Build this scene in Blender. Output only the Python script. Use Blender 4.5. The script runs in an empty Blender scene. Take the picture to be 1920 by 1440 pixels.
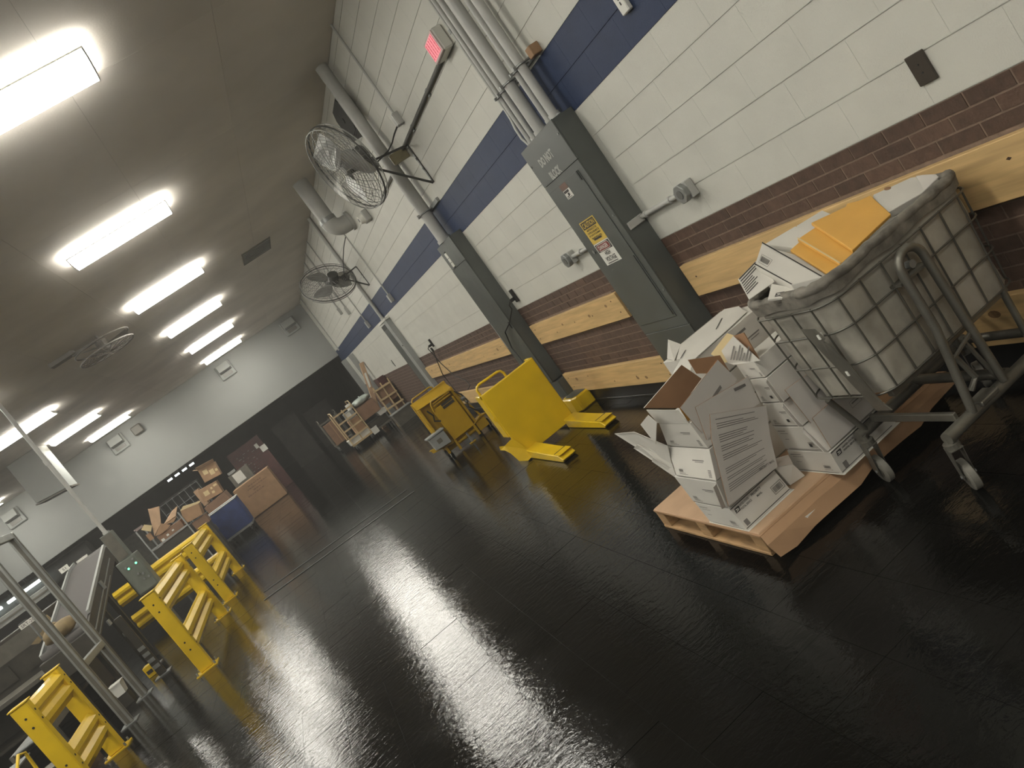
import bpy, bmesh, math, random
from mathutils import Vector, Matrix
random.seed(7)
S = bpy.context.scene
COL = S.collection

# ------------------------------------------------------------------ camera, world, exposure
cam_d = bpy.data.cameras.new('camera'); cam = bpy.data.objects.new('camera', cam_d); COL.objects.link(cam)
cam_d.sensor_fit = 'HORIZONTAL'; cam_d.sensor_width = 36.0; cam_d.lens = 1454.93 / 1920 * 36; cam_d.clip_end = 200
_R = Vector((0.76497, -0.279496, -0.580261)); _U = Vector((0.592279, -0.048678, 0.804261)); _F = Vector((0.253034, 0.958912, -0.128302))
cam.matrix_world = Matrix(((_R.x, _U.x, -_F.x, -2.6662), (_R.y, _U.y, -_F.y, 0.0), (_R.z, _U.z, -_F.z, 1.70), (0, 0, 0, 1)))
S.camera = cam
wd = bpy.data.worlds.new('world'); S.world = wd; wd.use_nodes = True
wd.node_tree.nodes['Background'].inputs[0].default_value = (0.5, 0.5, 0.5, 1)
wd.node_tree.nodes['Background'].inputs[1].default_value = 0.0
# thin scatter volume added to imitate a smudged lens's veil and lift the darks
_vs = wd.node_tree.nodes.new('ShaderNodeVolumeScatter'); _vs.inputs['Density'].default_value = .0037
_vs.inputs['Color'].default_value = (1, .97, .92, 1); _vs.inputs['Anisotropy'].default_value = .3
wd.node_tree.links.new(_vs.outputs[0], wd.node_tree.nodes['World Output'].inputs['Volume'])
S.view_settings.view_transform = 'Standard'; S.view_settings.look = 'None'; S.view_settings.gamma = 1.0
S.view_settings.use_curve_mapping = False
S.view_settings.exposure = 0.0
S.cycles.max_bounces = 6; S.cycles.diffuse_bounces = 3; S.cycles.glossy_bounces = 3; S.cycles.transmission_bounces = 2
S.cycles.volume_bounces = 0; S.cycles.caustics_reflective = False; S.cycles.caustics_refractive = False
LAMP = 34.0          # emission of the ceiling lights
DIM = 1.2           # dim lights of the room beyond

# ------------------------------------------------------------------ materials
MATS = {}
def mat(name, col, rough=0.6, metal=0.0, var=0.12, scale=8.0, bump=0.0, bscale=60.0, stretch=(1, 1, 1), col2=None,
        rnd=0.0, coat=0.0, spec=0.5, rvar=0.0, detail=4.0, emit=None, estr=0.0, trans=0.0, alpha=1.0):
    m = bpy.data.materials.new(name); m.use_nodes = True
    nt = m.node_tree; b = nt.nodes['Principled BSDF']; L = nt.links.new
    tc = nt.nodes.new('ShaderNodeTexCoord'); mp = nt.nodes.new('ShaderNodeMapping'); mp.inputs['Scale'].default_value = stretch
    geo = nt.nodes.new('ShaderNodeNewGeometry')
    L(geo.outputs['Position'], mp.inputs['Vector'])
    nz = nt.nodes.new('ShaderNodeTexNoise'); nz.inputs['Scale'].default_value = scale; nz.inputs['Detail'].default_value = detail
    L(mp.outputs[0], nz.inputs['Vector'])
    c2 = col2 or tuple(max(0.0, c * (1 - var * 2)) for c in col)
    mx = nt.nodes.new('ShaderNodeMix'); mx.data_type = 'RGBA'
    rp = nt.nodes.new('ShaderNodeMapRange'); rp.inputs['From Min'].default_value = .3; rp.inputs['From Max'].default_value = .7
    L(nz.outputs['Fac'], rp.inputs['Value']); L(rp.outputs[0], mx.inputs['Factor'])
    mx.inputs[6].default_value = (*c2, 1); mx.inputs[7].default_value = (*col, 1)
    out = mx.outputs[2]
    if rnd:
        oi = nt.nodes.new('ShaderNodeObjectInfo'); mr = nt.nodes.new('ShaderNodeMapRange')
        mr.inputs['To Min'].default_value = 1 - rnd; mr.inputs['To Max'].default_value = 1 + rnd
        L(oi.outputs['Random'], mr.inputs['Value'])
        mm = nt.nodes.new('ShaderNodeMix'); mm.data_type = 'RGBA'; mm.blend_type = 'MULTIPLY'; mm.inputs['Factor'].default_value = 1
        cb = nt.nodes.new('ShaderNodeCombineColor')
        for i in range(3): L(mr.outputs[0], cb.inputs[i])
        L(out, mm.inputs[6]); L(cb.outputs[0], mm.inputs[7]); out = mm.outputs[2]
    L(out, b.inputs['Base Color'])
    b.inputs['Roughness'].default_value = rough; b.inputs['Metallic'].default_value = metal
    b.inputs['Specular IOR Level'].default_value = spec
    b.inputs['Coat Weight'].default_value = coat
    if trans: b.inputs['Transmission Weight'].default_value = trans
    if alpha < 1: b.inputs['Alpha'].default_value = alpha
    if rvar:
        r2 = nt.nodes.new('ShaderNodeMapRange'); r2.inputs['To Min'].default_value = rough - rvar; r2.inputs['To Max'].default_value = rough + rvar
        r2.inputs['From Min'].default_value = .3; r2.inputs['From Max'].default_value = .7
        L(nz.outputs['Fac'], r2.inputs['Value']); L(r2.outputs[0], b.inputs['Roughness'])
    if bump:
        n2 = nt.nodes.new('ShaderNodeTexNoise'); n2.inputs['Scale'].default_value = bscale; n2.inputs['Detail'].default_value = 3
        L(mp.outputs[0], n2.inputs['Vector'])
        bp = nt.nodes.new('ShaderNodeBump'); bp.inputs['Strength'].default_value = bump; bp.inputs['Distance'].default_value = .01
        L(n2.outputs['Fac'], bp.inputs['Height']); L(bp.outputs[0], b.inputs['Normal'])
    if emit:
        b.inputs['Emission Color'].default_value = (*emit, 1); b.inputs['Emission Strength'].default_value = estr
    MATS[name] = m
    return m

WHITE = mat('white_block_paint', (.59, .583, .525), .55, var=.04, scale=3, bump=.25, bscale=140)
BLUE = mat('blue_block_paint', (.026, .041, .092), .55, spec=.25, var=.08, scale=4, bump=.25, bscale=140)
BRICK = mat('brown_brick', (.105, .060, .040), .75, var=.18, scale=20, bump=.35, bscale=90, rnd=.22)
BRICKS = mat('brown_brick_far', (.092, .053, .039), .75, var=.25, scale=9, bump=.3, bscale=90)
MORTAR = mat('brick_mortar', (.235, .165, .12), .9, var=.15, scale=30, bump=.3, bscale=120)
CEIL = mat('ceiling_board', (.86, .80, .735), .9, var=.07, scale=1.2, bump=.1, bscale=60, rnd=.03)
CEILG = mat('ceiling_joint', (.55, .52, .48), .9)
BULK = mat('bulkhead_paint', (.29, .30, .285), .7, var=.03, scale=1)
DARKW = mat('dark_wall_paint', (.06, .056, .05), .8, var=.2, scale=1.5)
BASE = mat('black_vinyl_base', (.012, .012, .012), .35, var=.1)
PINE = mat('pine_wood', (.66, .445, .20), .55, var=.15, scale=4.5, stretch=(3, .55, 9), bump=.06, bscale=14, detail=6)
PINEP = mat('pallet_wood', (.46, .28, .13), .7, var=.2, scale=9, stretch=(4, 1, 6), bump=.15, bscale=40)
KNOTL = mat('wood_knot_brown', (.30, .17, .07), .6, var=.2, scale=60)
KNOT = mat('dark_screw_recess', (.06, .032, .014), .7)
PANEL = mat('grey_enamel', (.090, .098, .090), .42, metal=.0, var=.09, scale=5, rvar=.06)
PANELD = mat('grey_enamel_dark', (.074, .081, .074), .40, metal=.0, var=.1, scale=6, rvar=.06)
SEAM = mat('dark_seam', (.03, .032, .03), .6)
GALV = mat('galvanised_steel', (.30, .31, .30), .42, metal=.55, var=.12, scale=12)
COND = mat('painted_conduit', (.44, .44, .415), .45, var=.07, scale=6)
CONDD = mat('dark_conduit', (.13, .13, .12), .5, var=.1)
BLACK = mat('black_plastic', (.014, .014, .013), .5, var=.2)
SPK = mat('speaker_cloth', (.028, .027, .024), .85, var=.15, bump=.2, bscale=300)
YEL = mat('yellow_enamel', (.75, .50, .010), .34, var=.08, scale=4, coat=.15)
YELM = mat('yellow_machine_enamel', (.47, .285, .010), .40, var=.12, scale=5)
YELW = mat('yellow_sign_face', (.62, .43, .07), .5, var=.04)
PLATE = mat('bronze_plate', (.075, .062, .05), .4, metal=.4)
WLAB = mat('white_label', (.70, .69, .63), .55, var=.03)
STENCIL = mat('stencil_white', (.46, .47, .43), .6, var=.25, scale=90)
INK = mat('black_print', (.030, .027, .025), .6)
INKG = mat('grey_print', (.20, .185, .17), .6)
REDINK = mat('red_print', (.20, .028, .02), .5)
RUST = mat('faded_red_print', (.16, .09, .065), .6)
CARTON = mat('white_carton', (.60, .575, .52), .6, var=.05, scale=5)
CARTONG = mat('grey_carton', (.62, .585, .535), .65, var=.05, scale=5)
KRAFT = mat('kraft_board_inside', (.30, .165, .085), .8, var=.12, scale=7)
CARD = mat('cardboard', (.36, .215, .115), .8, var=.1, scale=6, bump=.05, bscale=120)
CARDL = mat('cardboard_light', (.47, .31, .19), .8, var=.1, scale=6)
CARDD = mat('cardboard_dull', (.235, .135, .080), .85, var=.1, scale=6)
MAILER = mat('kraft_mailer', (.66, .36, .075), .55, var=.06, scale=6, bump=.08, bscale=70)
CREAM = mat('cream_mailer', (.66, .52, .28), .6, var=.06)
LINER = mat('canvas_liner', (.40, .375, .315), .6, var=.22, scale=7, bump=.5, bscale=11, coat=.1)
RIM = mat('soiled_rim_canvas', (.22, .20, .165), .75, var=.28, scale=16, bump=.5, bscale=40)
WIRE = mat('coated_wire', (.13, .125, .105), .4, metal=.5, var=.12)
TUBE = mat('worn_steel_tube', (.20, .19, .16), .42, metal=.55, var=.18, scale=9)
RUBBER = mat('grey_rubber_wheel', (.21, .20, .17), .6, var=.15)
ALU = mat('aluminium_extrusion', (.36, .37, .35), .4, metal=.55, var=.08)
FANG = mat('fan_wire', (.36, .36, .34), .35, metal=.6)
FANB = mat('fan_blade_aluminium', (.34, .34, .325), .38, metal=.5)
FAND = mat('fan_dark_paint', (.045, .044, .040), .45)
BRASS = mat('yellowed_box', (.30, .26, .15), .5)
BLUEC = mat('blue_canvas', (.030, .055, .185), .7, var=.18, scale=5, bump=.3, bscale=20)
REDR = mat('dull_red_paint', (.080, .020, .017), .6, var=.2)
TAN = mat('tan_cart_frame', (.56, .42, .23), .5, var=.1)
PLAS = mat('clear_wrap', (.55, .62, .57), .25, var=.2, scale=9, bump=.5, bscale=14)
BELT = mat('grey_belt', (.065, .059, .055), .75, var=.06, scale=60, detail=2)
MACH = mat('dark_machine', (.042, .036, .026), .5, var=.25, scale=5)
MACHG = mat('machine_grey', (.135, .125, .10), .5, var=.15)
SACK = mat('tan_sack', (.30, .22, .11), .8, var=.2, bump=.5, bscale=9)
GRAYB = mat('control_box_grey', (.155, .17, .145), .45, var=.12)
LGREY = mat('light_grey_box', (.29, .30, .285), .45, var=.05)
FIXT = mat('fixture_white', (.75, .75, .7), .4)
def emis(name, col, s):
    m = mat(name, (.8, .8, .8), .4, emit=col, estr=s); return m
LENS = emis('lit_diffuser', (1.0, .975, .88), LAMP)
FARL = emis('lit_far_tube', (.9, 1, .97), 2.6)
GREEN = emis('green_lamp', (.05, 1, .35), 3.0)
PINK = mat('sign_glow', (.5, .16, .18), .4, emit=(1.0, .20, .26), estr=.55)
PINKR = mat('sign_red_text', (.35, .03, .06), .4, emit=(1.0, .04, .10), estr=.38)

# floor: polished near-black tile with wavy gloss
FLOOR = bpy.data.materials.new('polished_black_tile'); FLOOR.use_nodes = True
def _floor(m):
    nt = m.node_tree; b = nt.nodes['Principled BSDF']; L = nt.links.new
    g = nt.nodes.new('ShaderNodeNewGeometry')
    n1 = nt.nodes.new('ShaderNodeTexNoise'); n1.inputs['Scale'].default_value = 2.6; n1.inputs['Detail'].default_value = 6
    L(g.outputs['Position'], n1.inputs['Vector'])  # slow change of polish
    r = nt.nodes.new('ShaderNodeMapRange'); r.inputs['From Min'].default_value = .3; r.inputs['From Max'].default_value = .75
    r.inputs['To Min'].default_value = .035; r.inputs['To Max'].default_value = .13
    L(n1.outputs['Fac'], r.inputs['Value']); L(r.outputs[0], b.inputs['Roughness'])
    mx = nt.nodes.new('ShaderNodeMix'); mx.data_type = 'RGBA'
    mx.inputs[6].default_value = (.0020, .0020, .0017, 1); mx.inputs[7].default_value = (.0055, .0052, .0046, 1)
    L(n1.outputs['Fac'], mx.inputs['Factor']); L(mx.outputs[2], b.inputs['Base Color'])
    mp = nt.nodes.new('ShaderNodeMapping'); mp.inputs['Scale'].default_value = (1, 1.9, 1); L(g.outputs['Position'], mp.inputs['Vector'])
    n2 = nt.nodes.new('ShaderNodeTexNoise'); n2.inputs['Scale'].default_value = 15; n2.inputs['Detail'].default_value = 3.5; n2.inputs['Distortion'].default_value = .6
    L(mp.outputs[0], n2.inputs['Vector'])
    n3 = nt.nodes.new('ShaderNodeTexNoise'); n3.inputs['Scale'].default_value = 70; n3.inputs['Detail'].default_value = 2
    L(mp.outputs[0], n3.inputs['Vector'])
    ad = nt.nodes.new('ShaderNodeMath'); ad.operation = 'MULTIPLY_ADD'; ad.inputs[1].default_value = .22
    L(n3.outputs['Fac'], ad.inputs[0]); L(n2.outputs['Fac'], ad.inputs[2])
    bp = nt.nodes.new('ShaderNodeBump'); bp.inputs['Strength'].default_value = .5; bp.inputs['Distance'].default_value = .0034
    L(ad.outputs[0], bp.inputs['Height']); L(bp.outputs[0], b.inputs['Normal'])
    b.inputs['Specular IOR Level'].default_value = .25
_floor(FLOOR)
GROUT = mat('floor_joint', (.004, .004, .004), .45)

# ------------------------------------------------------------------ mesh building
class M:
    def __init__(s): s.v = []; s.f = []; s.m = []
    def poly(s, pts, mi=0):
        i = len(s.v); s.v += [tuple(p) for p in pts]; s.f.append(tuple(range(i, i + len(pts)))); s.m.append(mi); return s
    def box(s, x0, x1, y0, y1, z0, z1, mi=0):
        x0, x1 = sorted((x0, x1)); y0, y1 = sorted((y0, y1)); z0, z1 = sorted((z0, z1))
        i = len(s.v)
        s.v += [(x0, y0, z0), (x1, y0, z0), (x1, y1, z0), (x0, y1, z0), (x0, y0, z1), (x1, y0, z1), (x1, y1, z1), (x0, y1, z1)]
        for q in ((0, 3, 2, 1), (4, 5, 6, 7), (0, 1, 5, 4), (1, 2, 6, 5), (2, 3, 7, 6), (3, 0, 4, 7)):
            s.f.append(tuple(i + k for k in q)); s.m.append(mi)
        return s
    def hexa(s, b, t, mi=0):
        i = len(s.v); s.v += [tuple(p) for p in b] + [tuple(p) for p in t]; n = len(b)
        s.f.append(tuple(i + k for k in reversed(range(n)))); s.f.append(tuple(i + n + k for k in range(n))); s.m += [mi, mi]
        for k in range(n):
            s.f.append((i + k, i + (k + 1) % n, i + n + (k + 1) % n, i + n + k)); s.m.append(mi)
        return s
    def sheet(s, pts, th=.004, mi=0, mb=None, side=None):
        P = [Vector(p) for p in pts]; n = Vector((0, 0, 0))
        for k in range(len(P)):
            a, b = P[k], P[(k + 1) % len(P)]; n += a.cross(b)
        n.normalize()
        if side is not None and n.dot(Vector(side)) < 0: n = -n
        i = len(s.v); s.v += [tuple(p) for p in P] + [tuple(p - n * th) for p in P]; N = len(P)
        s.f.append(tuple(range(i, i + N))); s.m.append(mi)
        s.f.append(tuple(i + N + k for k in reversed(range(N)))); s.m.append(mi if mb is None else mb)
        for k in range(N):
            s.f.append((i + k, i + N + k, i + N + (k + 1) % N, i + (k + 1) % N)); s.m.append(mi if mb is None else mb)
        return s
    def prism(s, pts, vec, mi=0):
        V = Vector(vec); return s.hexa([Vector(p) for p in pts], [Vector(p) + V for p in pts], mi)
    def tube(s, pts, r, n=8, closed=False, mi=0, caps=True):
        P = [Vector(p) for p in pts]; K = len(P); i0 = len(s.v); ref = None
        rr = r if isinstance(r, (list, tuple)) else [r] * K
        for k in range(K):
            if closed: t = (P[(k + 1) % K] - P[k - 1])
            else: t = P[min(k + 1, K - 1)] - P[max(k - 1, 0)]
            t.normalize()
            if ref is None:
                ref = Vector((0, 0, 1)) if abs(t.z) < .9 else Vector((1, 0, 0))
            u = (ref - t * ref.dot(t)); u.normalize(); w = t.cross(u); ref = u
            for a in range(n):
                an = 2 * math.pi * a / n
                s.v.append(tuple(P[k] + (u * math.cos(an) + w * math.sin(an)) * rr[k]))
        for k in range(K if closed else K - 1):
            a0 = i0 + k * n; b0 = i0 + ((k + 1) % K) * n
            for a in range(n):
                s.f.append((a0 + a, a0 + (a + 1) % n, b0 + (a + 1) % n, b0 + a)); s.m.append(mi)
        if caps and not closed:
            s.f.append(tuple(i0 + a for a in reversed(range(n)))); s.f.append(tuple(i0 + (K - 1) * n + a for a in range(n))); s.m += [mi, mi]
        return s
    def cyl(s, a, b, r, n=12, mi=0, r2=None): return s.tube([a, b], [r, r if r2 is None else r2], n, mi=mi)
    def loft(s, rings, closed_top=False, closed_bot=False, mi=0):
        n = len(rings[0]); i0 = len(s.v)
        for R in rings: s.v += [tuple(p) for p in R]
        for k in range(len(rings) - 1):
            for a in range(n):
                s.f.append((i0 + k * n + a, i0 + k * n + (a + 1) % n, i0 + (k + 1) * n + (a + 1) % n, i0 + (k + 1) * n + a)); s.m.append(mi)
        if closed_bot: s.f.append(tuple(i0 + a for a in reversed(range(n)))); s.m.append(mi)
        if closed_top: s.f.append(tuple(i0 + (len(rings) - 1) * n + a for a in range(n))); s.m.append(mi)
        return s
    def build(s, name, mats, parent=None, bev=0.0, smooth=None, raw=False):
        off = ORG.get(parent.name, Vector((0, 0, 0))) if (parent is not None and not raw) else Vector((0, 0, 0))
        me = bpy.data.meshes.new(name)
        me.from_pydata([(x - off.x, y - off.y, z - off.z) for x, y, z in s.v], [], s.f)
        for m_ in (mats if isinstance(mats, (list, tuple)) else [mats]): me.materials.append(m_)
        me.polygons.foreach_set('material_index', s.m)
        bm = bmesh.new(); bm.from_mesh(me); bmesh.ops.recalc_face_normals(bm, faces=bm.faces)
        if bev:
            ed = [e for e in bm.edges if len(e.link_faces) == 2 and e.calc_face_angle(0) > .6]
            bmesh.ops.bevel(bm, geom=ed, offset=bev, segments=1, affect='EDGES', profile=.5)
        bm.to_mesh(me); bm.free()
        if smooth:
            me.polygons.foreach_set('use_smooth', [True] * len(me.polygons)); me.set_sharp_from_angle(angle=math.radians(smooth))
        me.update()
        o = bpy.data.objects.new(name, me); COL.objects.link(o)
        if parent is not None: o.parent = parent; ORG[o.name] = off
        return o
ORG = {}
def thing(name, label, cat, loc=(0, 0, 0), group=None, rz=0.0):
    o = bpy.data.objects.new(name, None); COL.objects.link(o); o.empty_display_size = .1
    o.location = loc; o.rotation_euler = (0, 0, rz); ORG[o.name] = Vector(loc)
    o['label'] = label; o['category'] = cat
    if group: o['group'] = group
    return o
def tag(o, label, cat, group=None):
    o['label'] = label; o['category'] = cat
    if group: o['group'] = group
    return o
def struct(o): o['kind'] = 'structure'; return o
def copy_tree(o, loc=None, label=None):
    c = o.copy(); COL.objects.link(c)
    if loc is not None: c.location = loc
    if label: c['label'] = label
    for ch in list(o.children):
        d = ch.copy(); COL.objects.link(d); d.parent = c
        for g in list(ch.children):
            e = g.copy(); COL.objects.link(e); e.parent = d
    return c
def arc(c, r, a0, a1, n, ax1, ax2):
    c = Vector(c); return [c + (Vector(ax1) * math.cos(a0 + (a1 - a0) * k / n) + Vector(ax2) * math.sin(a0 + (a1 - a0) * k / n)) * r for k in range(n + 1)]
# frames for print on faces: columns = text right, text up, outward normal
WALLF = (Vector((0, -1, 0)), Vector((0, 0, 1)), Vector((-1, 0, 0)))     # a face that looks towards -x
CAMF = (Vector((1, 0, 0)), Vector((0, 0, 1)), Vector((0, -1, 0)))       # a face that looks towards -y
def text(name, s, parent, m, centre, w, h, fr=WALLF, right=None, up=None, lift=.0012, bold=.018):
    cu = bpy.data.curves.new('t', 'FONT'); cu.body = s; cu.align_x = 'CENTER'; cu.size = 1; cu.resolution_u = 2; cu.offset = bold
    to = bpy.data.objects.new('t', cu); COL.objects.link(to)
    dg = bpy.context.evaluated_depsgraph_get(); dg.update()
    me = bpy.data.meshes.new_from_object(to.evaluated_get(dg)); bpy.data.objects.remove(to); bpy.data.curves.remove(cu)
    xs = [v.co.x for v in me.vertices]; ys = [v.co.y for v in me.vertices]
    r_, u_, n_ = fr
    if right is not None: r_ = Vector(right).normalized(); u_ = Vector(up).normalized(); n_ = r_.cross(u_)
    cx, cy = (min(xs) + max(xs)) / 2, (min(ys) + max(ys)) / 2; sx, sy = w / (max(xs) - min(xs)), h / (max(ys) - min(ys))
    off = ORG.get(parent.name, Vector((0, 0, 0))); c = Vector(centre) - off + n_ * lift
    for v in me.vertices: v.co = c + r_ * ((v.co.x - cx) * sx) + u_ * ((v.co.y - cy) * sy)
    me.name = name; me.materials.clear(); me.materials.append(m)
    o = bpy.data.objects.new(name, me); COL.objects.link(o); o.parent = parent; ORG[o.name] = off
    return o
def rect(mb, c, w, h, fr, lift=.001, mi=0):
    r_, u_, n_ = fr; c = Vector(c) + n_ * lift
    mb.poly([c - r_ * w / 2 - u_ * h / 2, c + r_ * w / 2 - u_ * h / 2, c + r_ * w / 2 + u_ * h / 2, c - r_ * w / 2 + u_ * h / 2], mi)
def lines_on(mb, A, B, C, D, rows, t=.09, seed=1, frac=(.45, .95), u0=.08, lift=.0012, skip=()):
    """thin printed lines on a quad: A lower start, B lower end, C upper end, D upper start"""
    rg = random.Random(seed); A, B, C, D = map(Vector, (A, B, C, D)); n = (B - A).cross(D - A).normalized()
    for k in range(rows):
        if k in skip: continue
        v0 = (k + .5 - t * 2.2) / rows; v1 = (k + .5 + t * 2.2) / rows; u1 = rg.uniform(*frac)
        P = lambda u, v: (A * (1 - u) + B * u) * (1 - v) + (D * (1 - u) + C * u) * v + n * lift
        mb.poly([P(u0, v0), P(u1, v0), P(u1, v1), P(u0, v1)])
def barcode(mb, c, w, h, fr, seed=3, lift=.0012):
    rg = random.Random(seed); x = -w / 2; r_, u_, n_ = fr
    while x < w / 2 - .002:
        bw = rg.uniform(.0012, .0032); rect(mb, Vector(c) + r_ * (x + bw / 2), bw, h, fr, lift); x += bw + rg.uniform(.0012, .003)

# ================================================================== THE SETTING
CX = Vector((-2.6662, 0, 1.70)); FPX = 1454.93
def px(p):
    d = Vector(p) - CX; w = d.dot(_F)
    if w < .3: return None
    return (960 + FPX * d.dot(_R) / w, 720 - FPX * d.dot(_U) / w)
def shown(c, area, n):
    """picture area of a small face, zero when out of the frame: only used to choose which pieces become parts of their own"""
    q = px(c)
    if q is None or not (-60 < q[0] < 1980 and -60 < q[1] < 1500): return 0.0
    d = Vector(c) - CX
    return area * abs(d.normalized().dot(n)) / d.length_squared
def pieces(parent, name, mesh_mats, spots, size_mesh, stuff_name, limit=300):
    """spots: (key, x0,x1,y0,y1,z0,z1, matindex, normal); the largest become parts, the rest one stuff part"""
    ranked = []
    for s in spots:
        x0, x1, y0, y1, z0, z1, mi, nn = s
        c = ((x0 + x1) / 2, (y0 + y1) / 2, (z0 + z1) / 2)
        ar = (y1 - y0) * (z1 - z0) if abs(nn.x) > .5 else ((x1 - x0) * (y1 - y0))
        ranked.append((shown(c, ar, nn), s))
    ranked.sort(key=lambda t: -t[0])
    cache = {}
    rest = M()
    for k, (a, s) in enumerate(ranked):
        x0, x1, y0, y1, z0, z1, mi, nn = s
        if k < limit and a > 0:
            dims = (round(x1 - x0, 4), round(y1 - y0, 4), round(z1 - z0, 4), mi)
            if dims not in cache:
                b = M(); b.box(0, dims[0], 0, dims[1], 0, dims[2])
                o = b.build(name, mesh_mats[mi], parent, raw=True); cache[dims] = o.data
            else:
                o = bpy.data.objects.new(name, cache[dims]); COL.objects.link(o); o.parent = parent
            o.location = (x0, y0, z0)
            if name == 'floor_tile':
                rg = random.Random(k); o.rotation_euler = (rg.uniform(-.0015, .0015), rg.uniform(-.0015, .0015), 0)
        else: rest.box(x0, x1, y0, y1, z0, z1, mi)
    if rest.f:
        o = rest.build(stuff_name, mesh_mats, parent, raw=True); o['kind'] = 'stuff'

# floor ---------------------------------------------------------------
floor = struct(M().box(-15, .2, -14, 38, -.12, -.006).build('floor', GROUT))
sp = []; T = .3048; ZN = Vector((0, 0, 1))
for i in range(31):

    x0 = -2.868 - 20 * T + i * T
    for j in range(86):
        y0 = .55 + j * T
        x1 = min(x0 + T - .0012, -.001)
        if x0 > -.02: continue
        dz = random.uniform(-.0007, .0007)
        sp.append((x0, x1, y0, y0 + T - .0012, -.006, dz, 0, ZN))
pieces(floor, 'floor_tile', [FLOOR], sp, None, 'floor_tiling')
b = M(); b.box(-15, -8.97, -14, 26.76, -.006, 0); b.box(-8.97, .0, -14, .547, -.006, 0); b.box(-15, .2, 26.77, 38, -.006, 0)
b.build('floor_surface', FLOOR, floor)
# worn expansion strip across the floor
b = M(); b.sheet([(-1.90, 10.20, .003), (-4.25, 10.77, .003), (-4.26, 10.81, .003), (-1.91, 10.24, .003)], .003)
b.sheet([(-1.93, 10.70, .003), (-4.28, 11.36, .003), (-4.29, 11.39, .003), (-1.94, 10.73, .003)], .003)
struct(b.build('trim_1', SEAM))

# right wall -----------------------------------------------------------
ZB = 1.234; CH = .2032; ZBL0 = ZB + 5 * CH; ZBL1 = ZB + 7 * CH
b = M(); b.box(.0022, .3, -14, 26.4, 0, ZB - .004, 0); b.box(.0055, .3, -14, 26.4, ZB - .004, ZBL0 + .0, 1)
b.box(.0055, .3, -14, 26.4, ZBL0, ZBL1, 2); b.box(.0055, .3, -14, 26.4, ZBL1, 4.75, 1)
wall_right = struct(b.build('wall_right', [MORTAR, WHITE, BLUE]))
XN = Vector((-1, 0, 0)); sp = []
for k in range(17):
    z0 = ZB + k * CH; z1 = min(z0 + CH - .0042, 4.57)
    for j in range(64):
        y0 = .35 + j * .4064 + (.2032 if k % 2 else 0)
        sp.append((0, .0065, y0, min(y0 + .4064 - .0010, 26.1), z0, z1, 1 if k in (5, 6) else 0, XN))
pieces(wall_right, 'concrete_block', [WHITE, BLUE], sp, None, 'concrete_blockwork')
sp = []
for k in range(18):
    z1 = ZB - .006 - k * .0677; z0 = z1 - .0592
    if z0 < .1: continue
    for j in range(125):
        y0 = 1.25 + j * .2032 + (.1016 if k % 2 else 0)
        if k in (3, 4, 5) and (y0 < 4.4 or 5.8 < y0 < 7.7 or 9.3 < y0 < 14.6): continue
        if k > 12 and (5.8 < y0 < 7.7): continue
        if 4.75 < y0 < 5.1 or 8.1 < y0 < 8.45: continue
        sp.append((random.uniform(-.0012, .0008), .008, y0, min(y0 + .1945, 26.1), z0, z1, 0, XN))
pieces(wall_right, 'brick', [BRICK], sp, None, 'brickwork')
b = M(); b.box(-.012, 0, -14, 4.68, 0, .142); b.box(-.012, 0, 5.36, 8.0, 0, .142); b.box(-.012, 0, 8.8, 26.1, 0, .142)
b.box(-.022, -.012, 5.36, 8.0, 0, .02); b.box(-.022, -.012, 8.8, 26.1, 0, .02)
struct(b.build('baseboard_right', BASE, bev=.002))

# ceiling, bulkhead, other walls ---------------------------------------
ceiling = struct(M().box(-15, .3, -14, 26.4, 4.58, 4.75).build('ceiling', CEILG))
nb = None
for i in range(13):
    for j in range(17):
        x1 = -.004 - i * 1.22; x0 = max(x1 - 1.218, -15); y0 = -13.32 + j * 2.44; y1 = min(y0 + 2.438, 26.1)
        if y1 - y0 < .1 or x1 - x0 < .1: continue
        d = (round(x1 - x0, 3), round(y1 - y0, 3))
        o = M().box(0, d[0], 0, d[1], 0, .012).build('ceiling_panel', CEIL, ceiling, raw=True) if nb is None or nb[0] != d else bpy.data.objects.new('ceiling_panel', nb[1])
        if nb is not None and nb[0] == d: COL.objects.link(o); o.parent = ceiling
        nb = (d, o.data); o.location = (x0, y0, 4.57)
wall_back = struct(M().box(-15, .0, 26.1, 26.4, 2.5, 4.57).build('wall_back', BULK, bev=.006))
struct(M().box(-15.3, -15, -14, 38, 0, 4.75).build('wall_left', BULK))
struct(M().box(-15, .3, -14.3, -14, 0, 4.75).build('wall_front', BULK))
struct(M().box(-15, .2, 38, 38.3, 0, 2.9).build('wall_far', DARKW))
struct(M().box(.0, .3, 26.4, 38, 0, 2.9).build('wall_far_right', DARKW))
ceil2 = struct(M().box(-15, .3, 26.4, 38.3, 2.72, 2.9).build('ceiling_far', DARKW))

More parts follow.
